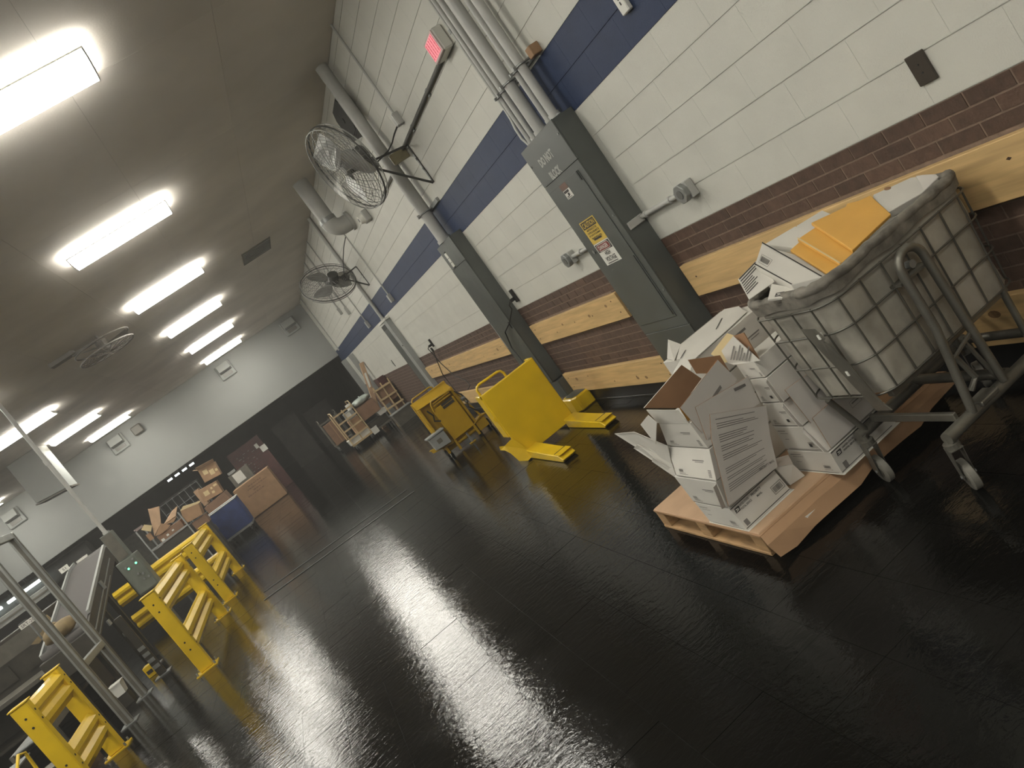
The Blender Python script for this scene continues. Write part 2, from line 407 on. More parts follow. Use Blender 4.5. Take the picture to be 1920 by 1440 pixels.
# ================================================================== CEILING LIGHTS
def fixture(x0, x1, yc, label, group=None, z=4.57):
    """surface mounted fluorescent fixture: housing, wrap lens, two end caps"""
    t = thing('ceiling_light', label, 'ceiling light', (x0, yc, z), group)
    w = .25
    M().box(x0 + .06, x1 - .06, yc - w + .09, yc + w - .09, z - .075, z - .0005).build('housing', FIXT, t)
    prof = [(-w * .9, -.068), (-w, -.082), (-w * .8, -.115), (-w * .4, -.128), (w * .4, -.128), (w * .8, -.115), (w, -.082), (w * .9, -.068)]
    rings = [[(xx, yc + p, z + q) for p, q in prof] for xx in (x0 + .012, x1 - .012)]
    M().loft(rings, True, True).build('diffuser', LENS, t)
    for xx in (x0, x1 - .012):
        M().prism([(xx, yc + p * 1.02, z + q * 1.03) for p, q in prof], (.012, 0, 0)).build('end_cap', FIXT, t)
    M().box(x0, x1, yc - w - .006, yc - w, z - .088, z - .077).build('edge_rail', FIXT, t)
    return t
RA = [(5.86, 'nearest bright ceiling light of the long row, cut off by the frame'), (9.55, 'second nearest bright ceiling light of the long row'),
      (13.25, 'third bright ceiling light of the long row'), (16.9, 'fourth bright ceiling light of the long row'),
      (20.65, 'fifth bright ceiling light of the long row, next to last'), (24.4, 'last bright ceiling light of the long row, at the bulkhead wall')]
f0 = fixture(-3.44, -2.22, RA[0][0], RA[0][1], 'ceiling lights in the long row')
for y, l in RA[1:] + [(2.1, 'ceiling light of the long row overhead, above the picture frame'), (-1.65, 'ceiling light of the long row behind the viewpoint'), (-5.4, 'ceiling light of the long row well behind the viewpoint'), (-9.2, 'ceiling light of the long row far behind the viewpoint')]: copy_tree(f0, (-3.44, y, 4.57), l)
RB = [(-9.2, None), (-5.4, None), (-1.65, None), (2.1, None), (5.86, None), (9.55, None), (13.25, None), (16.9, 'first ceiling light of the second row, behind the conduit drop'), (20.65, 'middle ceiling light of the second row'),
      (24.4, 'ceiling light of the second row closest to the bulkhead wall')]
for y, l in RB:
    c = copy_tree(f0, (-7.17, y, 4.57), l or 'ceiling light of the second row outside the picture frame'); c['group'] = 'ceiling lights in the second row'
for y in (-5.4, -1.65, 2.1, 5.86, 9.55, 13.25, 16.9, 20.65, 24.4):
    c = copy_tree(f0, (-11.1, y, 4.57), 'ceiling light of the third row at the frame edge' if y > 24 else 'ceiling light of the third row outside the picture frame')
    c['group'] = 'ceiling lights in the third row'

# lights of the room beyond the bulkhead
f1 = thing('strip_light', 'short strip light in the dim room beyond, first of a row of four', 'strip light', (-7.70, 34, 2.72), 'strip lights in the room beyond')
M().box(-7.69, -7.47, 33.96, 34.04, 2.62, 2.72).build('housing', FIXT, f1)
M().box(-7.68, -7.48, 33.97, 34.03, 2.54, 2.62).build('tube', FARL, f1)
for k, l in enumerate(('second', 'third', 'fourth and last')):
    copy_tree(f1, (-7.70 + .335 * (k + 1), 34 - .02, 2.72), 'short strip light in the dim room beyond, %s of a row of four' % l)

# ================================================================== RIGHT WALL: CABINETS, PIPES, DEVICES
# big electrical cabinet
t = thing('electrical_cabinet', 'tall grey electrical cabinet with caution and danger stickers and stencilled words', 'cabinet', (0, 5.02, 0))
Y0, Y1 = 4.68, 5.345
M().box(-.170, -.001, Y0 + .004, Y1 - .004, .004, 2.288).build('body', PANEL, t, bev=.003)
M().box(-.182, -.170, Y0, Y1, 1.985, 2.29).build('top_cover', PANEL, t, bev=.002)
M().box(-.182, -.170, Y0, Y1, .66, 1.982).build('front_cover', PANEL, t, bev=.002)
M().box(-.180, -.170, Y0, Y1, .006, .656).build('lower_cover', PANELD, t, bev=.002)
d = M().box(-.188, -.182, Y0 + .075, Y1 - .03, .74, 1.93).build('door', PANEL, t, bev=.002)
M().box(-.194, -.188, Y0 + .085, Y0 + .1, 1.86, 1.93).build('latch', SEAM, d)
M().box(-.192, -.188, Y0 + .088, Y0 + .096, .76, 1.25).build('hinge', SEAM, d)
b = M()
for yy, zz in ((Y0 + .02, 2.19), (Y1 - .02, 2.16), (Y0 + .02, 1.55), (Y1 - .02, 1.5), (Y0 + .02, .95), (Y1 - .02, .9)):
    b.cyl((-.180, yy, zz), (-.187, yy, zz), .008, 8)
b.build('screw', GALV, t)
M().box(-.15, -.02, Y0 - .012, Y0 + .006, 1.40, 1.455).build('conduit_hub', COND, t, bev=.004)
M().cyl((-.1, Y0 + .02, 2.29), (-.1, Y0 + .02, 2.30), .02).build('knockout', GALV, t)
text('stencil_lettering', 'DO NOT', t, STENCIL, (-.1822, 5.05, 2.135), .26, .064, bold=.045)
text('stencil_lettering', 'BLOCK', t, STENCIL, (-.1822, 5.05, 2.018), .20, .064, bold=.045)
WX = -.1885
b = M(); rect(b, (WX, 5.065, 1.537), .255, .186, WALLF, .001); s = b.build('caution_sticker', YELW, t)
b = M(); rect(b, (WX, 5.065, 1.595), .228, .056, WALLF, .002); b.build('sticker_band', INK, s)
text('lettering', 'CAUTION', s, YELW, (WX, 5.065, 1.595), .20, .040, lift=.003)
b = M()
lines_on(b, (WX, 5.175, 1.462), (WX, 4.955, 1.462), (WX, 4.955, 1.482), (WX, 5.175, 1.482), 1, .14, 4, (.8, .81), .2, .0022); b.build('small_print', INK, s)
for k, w in enumerate(('MAINTENANCE OF THIS', 'CONTROLS AREA MUST BE', 'SET CLEAR BY EQUIPMENT', 'TRAINED REGULATOR')):
    text('small_lettering', w, s, INK, (WX, 5.065, 1.553 - k * .0225), (.17, .2, .2, .17)[k], .0155, lift=.0022)
b = M(); rect(b, (WX, 5.065, 1.353), .255, .180, WALLF, .001); s = b.build('danger_sticker', WLAB, t)
b = M(); rect(b, (WX, 5.065, 1.403), .235, .064, WALLF, .002); b.build('sticker_band', INK, s)
b = M(); n = 20; r_, u_, n_ = WALLF
def oval(a, h, lift):
    out = []
    for k in range(24):
        an = 2 * math.pi * k / 24; cx_ = (a - h) * (1 if math.cos(an) > 0 else -1)
        out.append(Vector((WX, 5.065, 1.403)) + n_ * lift + r_ * (cx_ + h * math.cos(an)) + u_ * h * math.sin(an))
    return out
M().poly(oval(.106, .028, .003)).build('oval_border', WLAB, s)
M().poly(oval(.102, .024, .004)).build('oval', REDINK, s)
text('lettering', 'DANGER', s, WLAB, (WX, 5.065, 1.403), .155, .032, lift=.005)
text('lettering', 'HIGH', s, INK, (WX, 5.065, 1.350), .085, .034, lift=.0022)
text('lettering', 'VOLTAGE', s, INK, (WX, 5.065, 1.305), .165, .036, lift=.0022)
b = M(); lines_on(b, (WX, 5.165, 1.268), (WX, 4.965, 1.268), (WX, 4.965, 1.280), (WX, 5.165, 1.280), 1, .16, 4, (.9, .91), .05, .0022); b.build('small_print', INKG, s)
b = M(); rect(b, (WX, 5.053, 1.846), .115, .066, WALLF); s = b.build('warning_label', WLAB, t)
b = M(); rect(b, (WX, 5.063, 1.866), .085, .018, WALLF, .002); rect(b, (WX, 5.05, 1.842), .03, .02, WALLF, .002)
rect(b, (WX, 5.075, 1.83), .045, .006, WALLF, .002); rect(b, (WX, 5.06, 1.82), .085, .004, WALLF, .002); b.build('label_print', INK, s)
b = M(); rect(b, (WX, 5.06, 1.9045), .12, .044, WALLF, .0008); b.build('faded_label', RUST, t)
b = M(); b.box(-.186, -.182, 5.19, 5.20, 1.28, 1.29); b.build('lock_screw', BLACK, t)
M().cyl((-.188, 5.245, 1.40), (-.196, 5.245, 1.40), .016, 10).build('lock_knob', GALV, t)

# conduits above it
for y, r, nm in ((5.275, .0175, 'narrow painted conduit nearest the white flex cable above the tall cabinet'), (5.19, .0225, 'second painted conduit from the flex cable above the tall cabinet'),
              (5.04, .044, 'fattest painted conduit in the middle above the tall cabinet'), (4.865, .0215, 'painted conduit beside the dark gap above the tall cabinet'),
              (4.755, .034, 'painted conduit nearest the blue band corner above the tall cabinet')):
    t = thing('conduit_pipe', nm, 'conduit', (-.1, y, 2.29), 'conduits above the tall cabinet')
    M().cyl((-.1, y, 2.291), (-.1, y, 4.569), r, 18).build('pipe', COND, t, smooth=40)
    M().cyl((-.1, y, 2.291), (-.1, y, 2.325), r * 1.22, 14).build('locknut', COND, t, smooth=40)
t = thing('strut_channel', 'slotted strut clamping the conduits above the tall cabinet, brown at one end', 'bracket', (-.01, 5.06, 2.68))
M().box(-.022, -.0, 4.62, 5.50, 2.675, 2.715).build('channel', GALV, t)
b = M()
for y, r in ((5.275, .0175), (5.19, .0225), (5.04, .044), (4.865, .0215), (4.755, .034)):
    c = Vector((-.1, y, 2.695)); pts = arc(c, r + .004, math.pi * .5, math.pi * 1.5, 10, (1, 0, 0), (0, 1, 0))
    bb = M().tube([(-.02, y + r + .004, 2.695)] + pts + [(-.02, y - r - .004, 2.695)], .008, 6).build('clamp_strap', GALV, t)
    M().box(-.1 - r - .03, -.1 - r, y - .008, y + .008, 2.685, 2.705).build('clamp_bolt', GALV, t)
M().box(-.075, -.0, 4.585, 4.655, 2.665, 2.735).build('end_block', CARD, t, bev=.004)
t = thing('flex_cable', 'white flexible cable curving into the tall cabinet top corner', 'cable', (-.05, 5.4, 2.3))
M().tube([(-.03, 5.47, 4.56), (-.03, 5.47, 3.2), (-.03, 5.47, 2.72), (-.035, 5.455, 2.62), (-.06, 5.41, 2.54), (-.09, 5.375, 2.46), (-.095, 5.37, 2.38), (-.09, 5.335, 2.30)], .0125, 8).build('cable', COND, t, smooth=50)
M().cyl((-.03, 5.47, 3.3), (-.03, 5.47, 3.33), .018).build('strap', GALV, t)

# second cabinet
t = thing('breaker_cabinet', 'slim grey breaker cabinet below the fat wall pipe with a white label near its top', 'cabinet', (0, 8.38, .36))
Y0, Y1 = 8.055, 8.715
M().box(-.143, -.001, Y0 + .004, Y1 - .004, .362, 2.298).build('body', PANEL, t, bev=.003)
M().box(-.152, -.143, Y0, Y1, 2.0, 2.30).build('top_cover', PANEL, t, bev=.002)
d = M().box(-.155, -.143, Y0, Y1, .364, 1.995).build('door', PANELD, t, bev=.002)
M().box(-.16, -.155, Y1 - .02, Y1 - .012, .9, 1.25).build('hinge', COND, d)
M().box(-.162, -.155, Y0 + .04, Y0 + .06, 1.1, 1.18).build('latch', BLACK, d)
b = M(); b.box(-.158, -.152, 8.50, 8.585, 2.02, 2.2); s = b.build('label', WLAB, t)
b = M(); b.box(-.16, -.152, 8.515, 8.57, 2.2, 2.215); b.box(-.16, -.152, 8.515, 8.57, 2.005, 2.02); b.box(-.1595, -.158, 8.505, 8.58, 2.075, 2.08); b.box(-.1595, -.158, 8.505, 8.58, 2.13, 2.135)
b.build('label_screws', BLACK, s)
t = thing('wireway_box', 'short grey wireway box under the breaker cabinet near the floor', 'wireway', (0, 8.2, .1))
M().box(-.115, -.001, 7.98, 8.5, .13, .352).build('body', PANEL, t, bev=.004)
M().box(-.122, -.115, 7.99, 8.49, .14, .345).build('cover', PANELD, t, bev=.002)
M().cyl((-.06, 8.2, .352), (-.06, 8.2, .3615), .035).build('nipple', GALV, t)
t = thing('column_guard', 'rounded yellow kerb guard at the floor behind the upright yellow plate', 'guard', (-.2, 7.85, 0))
pts = [(-.02, 7.58), (-.20, 7.58), (-.25, 7.66), (-.25, 7.90), (-.20, 7.95), (-.02, 7.95)]
M().hexa([(x, y, .001) for x, y in pts], [(x * .96, y, .165) for x, y in pts]).build('curb', YEL, t, bev=.012)
M().hexa([(x * .8, 7.62 + (y - 7.58) * .8, .165) for x, y in pts], [(x * .8, 7.62 + (y - 7.58) * .8, .169) for x, y in pts]).build('cap', PANEL, t)

# steel channel by the wall (third upright)
t = thing('steel_wireway', 'narrow steel wireway upright with an open pale top by the far boards', 'wireway', (0, 14.95, 0))
M().box(-.10, -.001, 14.86, 15.40, .002, 2.13).build('body', PANEL, t, bev=.004)
M().box(-.10, -.001, 14.55, 14.855, .002, 2.17).build('side_channel', LGREY, t, bev=.004)
M().box(-.11, -.001, 14.5, 15.44, 2.172, 2.215).build('cap', WLAB, t, bev=.003)
M().box(-.102, -.098, 14.9, 15.36, 2.03, 2.125).build('opening', SEAM, t)
M().cyl((-.08, 14.62, 1.6), (-.108, 14.62, 1.6), .015, 8).build('knob', BLACK, t)
t = thing('wall_conduit', 'painted conduit dropping behind the second fan into the open steel wireway', 'conduit', (-.04, 15.0, 2.22))
M().cyl((-.04, 15.0, 2.217), (-.04, 15.0, 4.569), .036, 12).build('pipe', COND, t, smooth=40)
M().cyl((-.04, 15.0, 2.217), (-.04, 15.0, 2.26), .046, 12).build('locknut', COND, t, smooth=40)
for k, (y0, y1, x) in enumerate(((23.05, 23.42, -.25), (22.6, 22.8, -.05))):
    t = thing('steel_post', ('wide', 'slim')[k] + ' pale steel post at the far end of the block wall', 'post', (x, y0, 0), 'posts at the far end of the wall')
    M().box(x - .09, x + .045, y0, y0 + .03, .004, 2.21).box(x - .09, x + .045, y1 - .03, y1, .004, 2.21).build('flange', LGREY, t)
    M().box(x - .05, x, y0 + .03, y1 - .03, .004, 2.205).build('web', PANEL, t)
    M().box(x - .095, x + .05, y0 - .02, y1 + .02, 0, .004).build('base_plate', PANEL, t)

# fat pipe into the breaker cabinet
t = thing('wall_pipe', 'fat painted wall pipe running from ceiling to the slim breaker cabinet', 'pipe', (-.12, 8.55, 2.3))
M().cyl((-.105, 8.42, 2.301), (-.105, 8.42, 4.569), .07, 20).build('pipe', COND, t, smooth=40)
M().cyl((-.105, 8.42, 2.301), (-.105, 8.42, 2.34), .083, 16).build('locknut', COND, t, smooth=40)
M().box(-.03, 0, 8.05, 8.62, 2.66, 2.705).build('strut', GALV, t)
M().tube([(-.02, 8.50, 2.68)] + arc((-.105, 8.42, 2.68), .076, math.pi * .5, math.pi * 1.5, 10, (1, 0, 0), (0, 1, 0)) + [(-.02, 8.34, 2.68)], .009, 6).build('clamp_strap', GALV, t)
M().cyl((-.18, 8.42, 2.68), (-.21, 8.42, 2.68), .022).build('clamp_bolt', COND, t)
# roof drain pipe with elbow
t = thing('drain_pipe', 'thick pale drain pipe with an elbow turning into the block wall above the second fan', 'pipe', (-.3, 12.2, 3.6))
ex, ey = -.30, 12.25
M().cyl((ex, ey, 3.86), (ex, ey, 4.569), .125, 22).build('pipe', COND, t, smooth=40)
M().cyl((ex, ey, 3.83), (ex, ey, 3.90), .14, 22).build('collar', GALV, t, smooth=40)
M().tube([(ex, ey, 3.84)] + [Vector((ex + .17, ey, 3.84)) + Vector((-.17 * math.cos(a), 0, -.17 * math.sin(a))) for a in [math.pi / 2 * k / 8 for k in range(1, 9)]] + [(-.06, ey, 3.67), (-.004, ey, 3.67)], .135, 22).build('elbow', COND, t, smooth=40)
M().cyl((-.05, ey, 3.67), (-.005, ey, 3.67), .16, 22).build('flange', COND, t, smooth=40)

# thin conduit drops and boxes
def drop(y, zb, label, box=(.05, .13), r=.013, x=-.03, zt=4.569, mt=None, grp='thin conduit drops with small boxes'):
    t = thing('conduit_drop', label, 'conduit', (x, y, zb), grp)
    M().cyl((x, y, zb + box[1]), (x, y, zt), r, 8).build('pipe', mt or COND, t, smooth=40)
    M().box(x - .035, -.001, y - box[0], y + box[0], zb, zb + box[1]).build('outlet_box', mt or COND, t, bev=.004)
    M().box(x - .04, x - .035, y - box[0] * .85, y + box[0] * .85, zb + .008, zb + box[1] - .008).build('cover_plate', mt or COND, t)
    return t
drop(7.57, 3.42, 'thin conduit dropping to a small box beside the nearer fan cord', (.045, .13))
drop(13.20, 2.31, 'thin conduit dropping to a box on the blue band past the second fan', (.05, .15))
drop(16.95, 2.31, 'thin conduit dropping to a box low on the far blue band', (.055, .17))
drop(19.3, 3.05, 'longer stub conduit hanging beneath the second fan', (.03, .18), .02)
drop(18.2, 2.87, 'shorter stub conduit hanging beneath the second fan', (.03, .2), .02)
t = thing('conduit_run', 'thin conduit running down the last stretch of wall beside the bulkhead', 'conduit', (-.02, 24.9, 2.6))
M().cyl((-.02, 24.9, 2.6), (-.02, 24.9, 4.569), .02, 8).build('pipe', COND, t); M().cyl((-.02, 24.9, 2.58), (-.02, 24.9, 2.64), .03, 8).build('fitting', COND, t)

# lit red sign on the wall
t = thing('lit_sign', 'small pink glowing wall sign with rows of red lettering', 'sign', (-.1, 5.74, 3.35))
sy0, sy1, sz0, sz1, sx = 5.60, 5.87, 3.262, 3.448, -.105
M().box(-.095, -.003, sy0, sy1, sz0, sz1).build('housing', WLAB, t, bev=.012)
M().box(sx, -.095, sy0 + .004, sy1 - .004, sz0 + .004, sz1 - .004).build('bezel', mat('pink_white_plastic', (.55, .42, .40), .45, var=.03), t, bev=.006)
M().box(sx - .003, sx, sy0 + .028, sy1 - .028, sz0 + .022, sz1 - .022).build('lit_face', PINK, t)
b = M(); rg = random.Random(2)
for k in range(5):
    y = sy0 + .05 + k * .043; z = sz0 + .032
    while z < sz1 - .034:
        h = rg.uniform(.012, .03); b.box(sx - .0045, sx - .003, y - .005, y + .005 + rg.uniform(0, .003), z, min(z + h, sz1 - .028)); z += h + .004
b.build('red_lettering', PINKR, t)
t = thing('surface_conduit', 'dark conduit running level along the wall from the glowing sign to the nearer fan', 'conduit', (-.03, 6.9, 3.3))
M().cyl((-.03, 5.87, 3.30), (-.03, 7.98, 3.30), .017, 8).build('pipe', CONDD, t, smooth=40)
M().cyl((-.03, 8.02, 3.30), (-.03, 9.9, 3.30), .013, 8).build('run', CONDD, t, smooth=40)
M().box(-.018, -.001, 6.55, 6.60, 3.27, 3.335).box(-.018, -.001, 7.4, 7.45, 3.27, 3.335).build('strap', GALV, t)
t = thing('junction_box', 'yellowed junction box where the level conduit meets the fat pipe', 'junction box', (-.04, 8.0, 3.29))
M().box(-.19, -.003, 7.985, 8.015, 3.2, 3.32).build('body', BRASS, t, bev=.004); M().box(-.2, -.19, 7.988, 8.012, 3.21, 3.31).build('cover', BRASS, t)

# wall loudspeaker (eight cornered)
t = thing('wall_speaker', 'dark eight-cornered loudspeaker high on the wall near the ceiling', 'speaker', (-.1, 9.0, 4.2))
yc, zc, a, h, c = 8.80, 4.07, .285, .205, .09
oct_ = [(yc - a + c, zc - h), (yc + a - c, zc - h), (yc + a, zc - h + c), (yc + a, zc + h - c), (yc + a - c, zc + h), (yc - a + c, zc + h), (yc - a, zc + h - c), (yc - a, zc - h + c)]
M().prism([(-.13, y, z) for y, z in oct_], (.127, 0, 0)).build('cabinet', BLACK, t, bev=.006)
M().prism([(-.14, yc + (y - yc) * .93, zc + (z - zc) * .93) for y, z in oct_], (.01, 0, 0)).build('grille', SPK, t)
M().cyl((-.14, yc, zc), (-.147, yc, zc), .03, 12).build('badge', SPK, t)

# horn strobe
t = thing('alarm_horn', 'small pale round alarm device on the wall under the nearer fan', 'alarm', (-.05, 11.1, 3.42))
M().box(-.09, -.002, 10.98, 11.18, 3.33, 3.5).build('back_box', COND, t, bev=.01)
M().cyl((-.09, 11.08, 3.415), (-.16, 11.08, 3.415), .085, 18, r2=.06).build('horn', WLAB, t, smooth=50)
M().cyl((-.16, 11.08, 3.415), (-.165, 11.08, 3.415), .03, 12).build('mouth', CONDD, t)

# twist-lock receptacles with conduit stubs
def receptacle(y, z, yc, label):
    t = thing('twist_lock_outlet', label, 'outlet', (-.03, y, z), 'twist lock outlets on the white block wall')
    M().box(-.055, -.002, y - .055, y + .055, z - .055, z + .055).build('outlet_box', COND, t, bev=.004)
    pts = arc((-.055, y, z), .062, 0, 2 * math.pi * 7 / 8, 7, (0, math.cos(.39), math.sin(.39)), (0, -math.sin(.39), math.cos(.39)))
    M().prism(pts, (-.035, 0, 0)).build('receptacle', GALV, t, bev=.004)
    M().cyl((-.09, y, z), (-.093, y, z), .028, 14).build('socket', CONDD, t)
    M().cyl((-.03, y, z), (-.03, yc, z), .017, 10).build('conduit', COND, t, smooth=40)
    for f in (.35, .9):
        M().cyl((-.03, y + (yc - y) * f - .012, z), (-.03, y + (yc - y) * f + .012, z), .024, 10).build('coupling', COND, t)
    return t
receptacle(4.06, 1.433, 4.667, 'twist lock outlet nearer the mail cart, conduit into the tall cabinet side')
receptacle(6.02, 1.433, 5.346, 'twist lock outlet between the tall cabinet and the slim breaker cabinet')

t = thing('blank_plate', 'bronze blank cover plate on the white wall above the mail cart', 'wall plate', (0, 2.345, 1.38))
M().box(-.012, -.0005, 2.303, 2.389, 1.320, 1.446).build('plate', PLATE, t, bev=.003)
M().cyl((-.012, 2.346, 1.40), (-.0135, 2.346, 1.40), .004, 6).cyl((-.012, 2.346, 1.366), (-.0135, 2.346, 1.366), .004, 6).build('screw', SEAM, t)
t = thing('wall_sensor', 'cream wall sensor on the blue band at the top edge', 'sensor', (-.02, 3.63, 2.5))
M().box(-.032, -.0005, 3.595, 3.672, 2.392, 2.62).build('case', WLAB, t, bev=.005)
b = M()
for k in range(5): b.box(-.0335, -.032, 3.625, 3.634, 2.44 + k * .026, 2.458 + k * .026)
b.build('slot', INK, t)

# plugs and cords
def plug(y, z, label, pts, grp=None):
    t = thing('wall_plug', label, 'plug', (-.02, y, z), grp)
    M().box(-.03, -.002, y - .028, y + .028, z - .075, z + .075).build('plate', BLACK, t, bev=.003)
    M().box(-.085, -.03, y + .0, y + .03, z - .045, z - .005).build('plug_body', BLACK, t, bev=.006)
    M().tube(pts, .0075, 6).build('cord', BLACK, t, smooth=60)
    return t
plug(7.83, 1.385, 'black plug whose cord hangs down behind the upright yellow plate', [(-.08, 7.85, 1.36), (-.1, 7.9, 1.33), (-.1, 7.9, 1.28), (-.172, 8.03, 1.17), (-.19, 8.3, 1.1), (-.19, 8.45, .9), (-.25, 8.2, .62), (-.35, 7.8, .5), (-.38, 7.62, .46)])
plug(12.76, 1.37, 'black plug with two cords running to the yellow machine', [(-.08, 12.78, 1.35), (-.1, 12.85, 1.32), (-.1, 12.8, 1.25), (-.06, 12.9, 1.0), (-.06, 12.6, .72), (-.1, 11.9, .6), (-.2, 11.4, .55), (-.32, 11.12, .55)])
t = thing('coiled_cord', 'thin black second cord slanting from the wall plug to the floor', 'cord', (-.06, 12.8, 0))
M().tube([(-.06, 12.8, 1.24), (-.05, 13.1, 1.05), (-.05, 13.4, .8), (-.05, 13.35, .45), (-.06, 12.9, .2), (-.12, 12.6, .012), (-.3, 12.2, .012)], .007, 6).build('cord', BLACK, t, smooth=60)
M().cyl((-.05, 12.8, 1.27), (-.075, 12.8, 1.27), .04, 12).build('coil', BLACK, t)

# timber rub rails
def rail(y0, y1, z0, z1, label, holes, seed):
    t = thing('rub_rail', label, 'board', (0, y0, z0), 'timber rub rails on the brick')
    M().box(-.042, -.0025, y0, y1, z0, z1).build('board', PINE, t, bev=.003)
    rg = random.Random(seed)
    for _ in range(3 if y0 > 0 else 2):
        yk = rg.uniform(max(y0, 2.2) + .25, y1 - .15); zk = rg.uniform(z0 + .06, z1 - .06); a_ = rg.uniform(.012, .022)
        ring = [(-.0424, yk + a_ * 1.6 * math.cos(q * math.pi / 5), zk + a_ * math.sin(q * math.pi / 5)) for q in range(10)]
        M().poly(ring).build('wood_knot', KNOTL, t)
    for y in holes:
        for q in ((.28, .76) if y in (holes[0], holes[-1]) and len(holes) == 5 else (rg.uniform(.25, .75),)):
            yy = y + rg.uniform(-.03, .03); z = z0 + (z1 - z0) * q
            M().hexa([(-.0422, yy - .012, z), (-.0422, yy, z - .007), (-.0422, yy + .012, z), (-.0422, yy, z + .007)],
                     [(-.0432, yy - .012, z), (-.0432, yy, z - .007), (-.0432, yy + .012, z), (-.0432, yy, z + .007)]).build('screw_hole', KNOT, t)
    return t
rail(-4.5, 4.615, .778, 1.016, 'upper timber rail running behind the mail cart', (4.48, 3.3, 2.2, 1.2), 1)
rail(-4.5, 4.615, .142, .380, 'lower timber rail running under the mail cart', (4.4, 3.2, 2.0, 1.1), 2)
rail(5.69, 7.95, .780, 1.016, 'upper timber rail between the tall cabinet and the slim cabinet', (5.8, 6.3, 6.75, 7.3, 7.84), 3)
rail(5.55, 7.97, .142, .378, 'lower timber rail between the tall cabinet and the slim cabinet', (5.7, 6.3, 6.8, 7.3, 7.85), 4)
rail(9.13, 14.50, .775, 1.013, 'upper timber rail past the slim cabinet, above the yellow machine', (9.3, 9.75, 10.3, 11.2, 12.3, 13.4), 5)
rail(9.05, 14.50, .142, .378, 'lower timber rail past the slim cabinet, behind the yellow machine', (9.6, 10.3, 11.2, 12.3), 6)
t = thing('door_wedge_slot', 'small dark strip on the white wall above the far brick', 'strip', (0, 17.5, 1.39))
M().box(-.012, -.001, 17.49, 17.55, 1.30, 1.47).build('plate', CONDD, t); M().box(-.016, -.012, 17.5, 17.54, 1.36, 1.41).build('slot', BLACK, t)

# ================================================================== WALL FANS
def fan(yb, zt, zb, apex, motor, centre, normal, R, label, spin, cord):
    t = thing('wall_fan', label, 'fan', (0, yb, zb), 'caged wall fans')
    n = Vector(normal).normalized(); c = Vector(centre); a = Vector(apex)
    M().box(-.012, -.001, yb - .018, yb + .018, zb, zt).build('wall_bar', FAND, t)
    for z in (zt - .02, zt - .17, zb + .17, zb + .02): M().cyl((-.012, yb, z), (-.022, yb, z), .014, 8).build('bolt', GALV, t)
    M().tube([(-.012, yb, zt), a + Vector((.03, 0, .03))], .012, 6).build('bracket_arm', FAND, t)
    M().tube([(-.012, yb, zb), a + Vector((0, 0, -.03))], .013, 6).build('bracket_arm', FAND, t)
    hub = M(); hub.box(a.x - .05, a.x + .07, a.y - .04, a.y + .04, a.z - .06, a.z + .06); hub.build('swivel', FAND, t, bev=.01)
    m = Vector(motor)
    M().tube([a, (a + m) / 2 + Vector((0, 0, .01)), m], .022, 8).build('yoke', FAND, t)
    u = n.orthogonal().normalized(); w = n.cross(u)
    M().tube([m - n * .10, m - n * .08, m + n * .05, c + n * .02], [.05, .095, .10, .07], 18).build('motor', FAND, t, smooth=50)
    M().tube([c, c + n * .05], [.06, .045], 16).build('hub_cap', FANB, t, smooth=50)
    for k in range(3):
        an = spin + 2 * math.pi * k / 3; b = M(); top = []; bot = []
        for q in range(5):
            rr = .06 + (R * .86 - .06) * q / 4; wd_ = (.10, .20, .27, .30, .25)[q]
            for sgn in (-1, 1):
                ang = an + sgn * wd_ / max(rr, .12) * .62
                p = c + (u * math.cos(ang) + w * math.sin(ang)) * rr + n * (sgn * .045)
                (top if sgn > 0 else bot).append(p)
        P = bot + top[::-1]
        for q in range(4):
            b.sheet([bot[q], bot[q + 1], top[q + 1], top[q]], .002)
        b.build('blade', FANB, t)
    ring = lambda rr, off: [c + n * off + (u * math.cos(2 * math.pi * k / 40) + w * math.sin(2 * math.pi * k / 40)) * rr for k in range(40)]
    M().tube(ring(R, 0), .009, 6, True).build('cage_ring', FAND, t)
    M().tube(ring(R * .985, .05), .006, 5, True).tube(ring(R * .985, -.05), .006, 5, True).build('cage_hoop', FANG, t)
    for sgn, nm in ((1, 'front_grille'), (-1, 'rear_grille')):
        b = M()
        for q in range(1, 15):
            rr = R * q / 15; off = sgn * (.05 + .085 * (1 - (q / 15) ** 2)); b.tube(ring(rr, off), .0022, 3, True)
        for k in range(24):
            an = 2 * math.pi * k / 24; e = u * math.cos(an) + w * math.sin(an)
            b.tube([c + e * (R * q / 6) + n * sgn * (.05 + .085 * (1 - (q / 6) ** 2)) for q in range(1, 7)], .003, 4)
        o = b.build(nm, FANG, t); o['kind'] = 'stuff'
    M().tube(cord, .008, 6).build('cord', BLACK, t, smooth=60)
    return t
fan(7.86, 3.285, 2.825, (-.45, 7.86, 3.31), (-.52, 7.82, 3.43), (-.70, 7.74, 3.39), (-.95, -.20, -.22), .475, 'caged wall fan nearest the glowing sign, seen from the side', .5,
    [(-.06, 7.60, 3.44), (-.12, 7.66, 3.40), (-.16, 7.75, 3.36), (-.22, 7.82, 3.33), (-.38, 7.86, 3.30), (-.44, 7.86, 3.25), (-.48, 7.86, 3.30), (-.52, 7.84, 3.40)])
fan(14.18, 3.25, 2.84, (-.30, 14.18, 3.20), (-.47, 14.16, 3.31), (-.58, 14.30, 3.30), (-.21, .70, -.61), .50, 'caged wall fan farther along, seen from behind with motor', 1.25,
    [(-.2, 12.4, 3.52), (-.26, 12.7, 3.45), (-.28, 13.4, 3.36), (-.28, 13.9, 3.28), (-.3, 14.12, 3.22), (-.25, 14.18, 3.12), (-.2, 14.18, 3.2)])

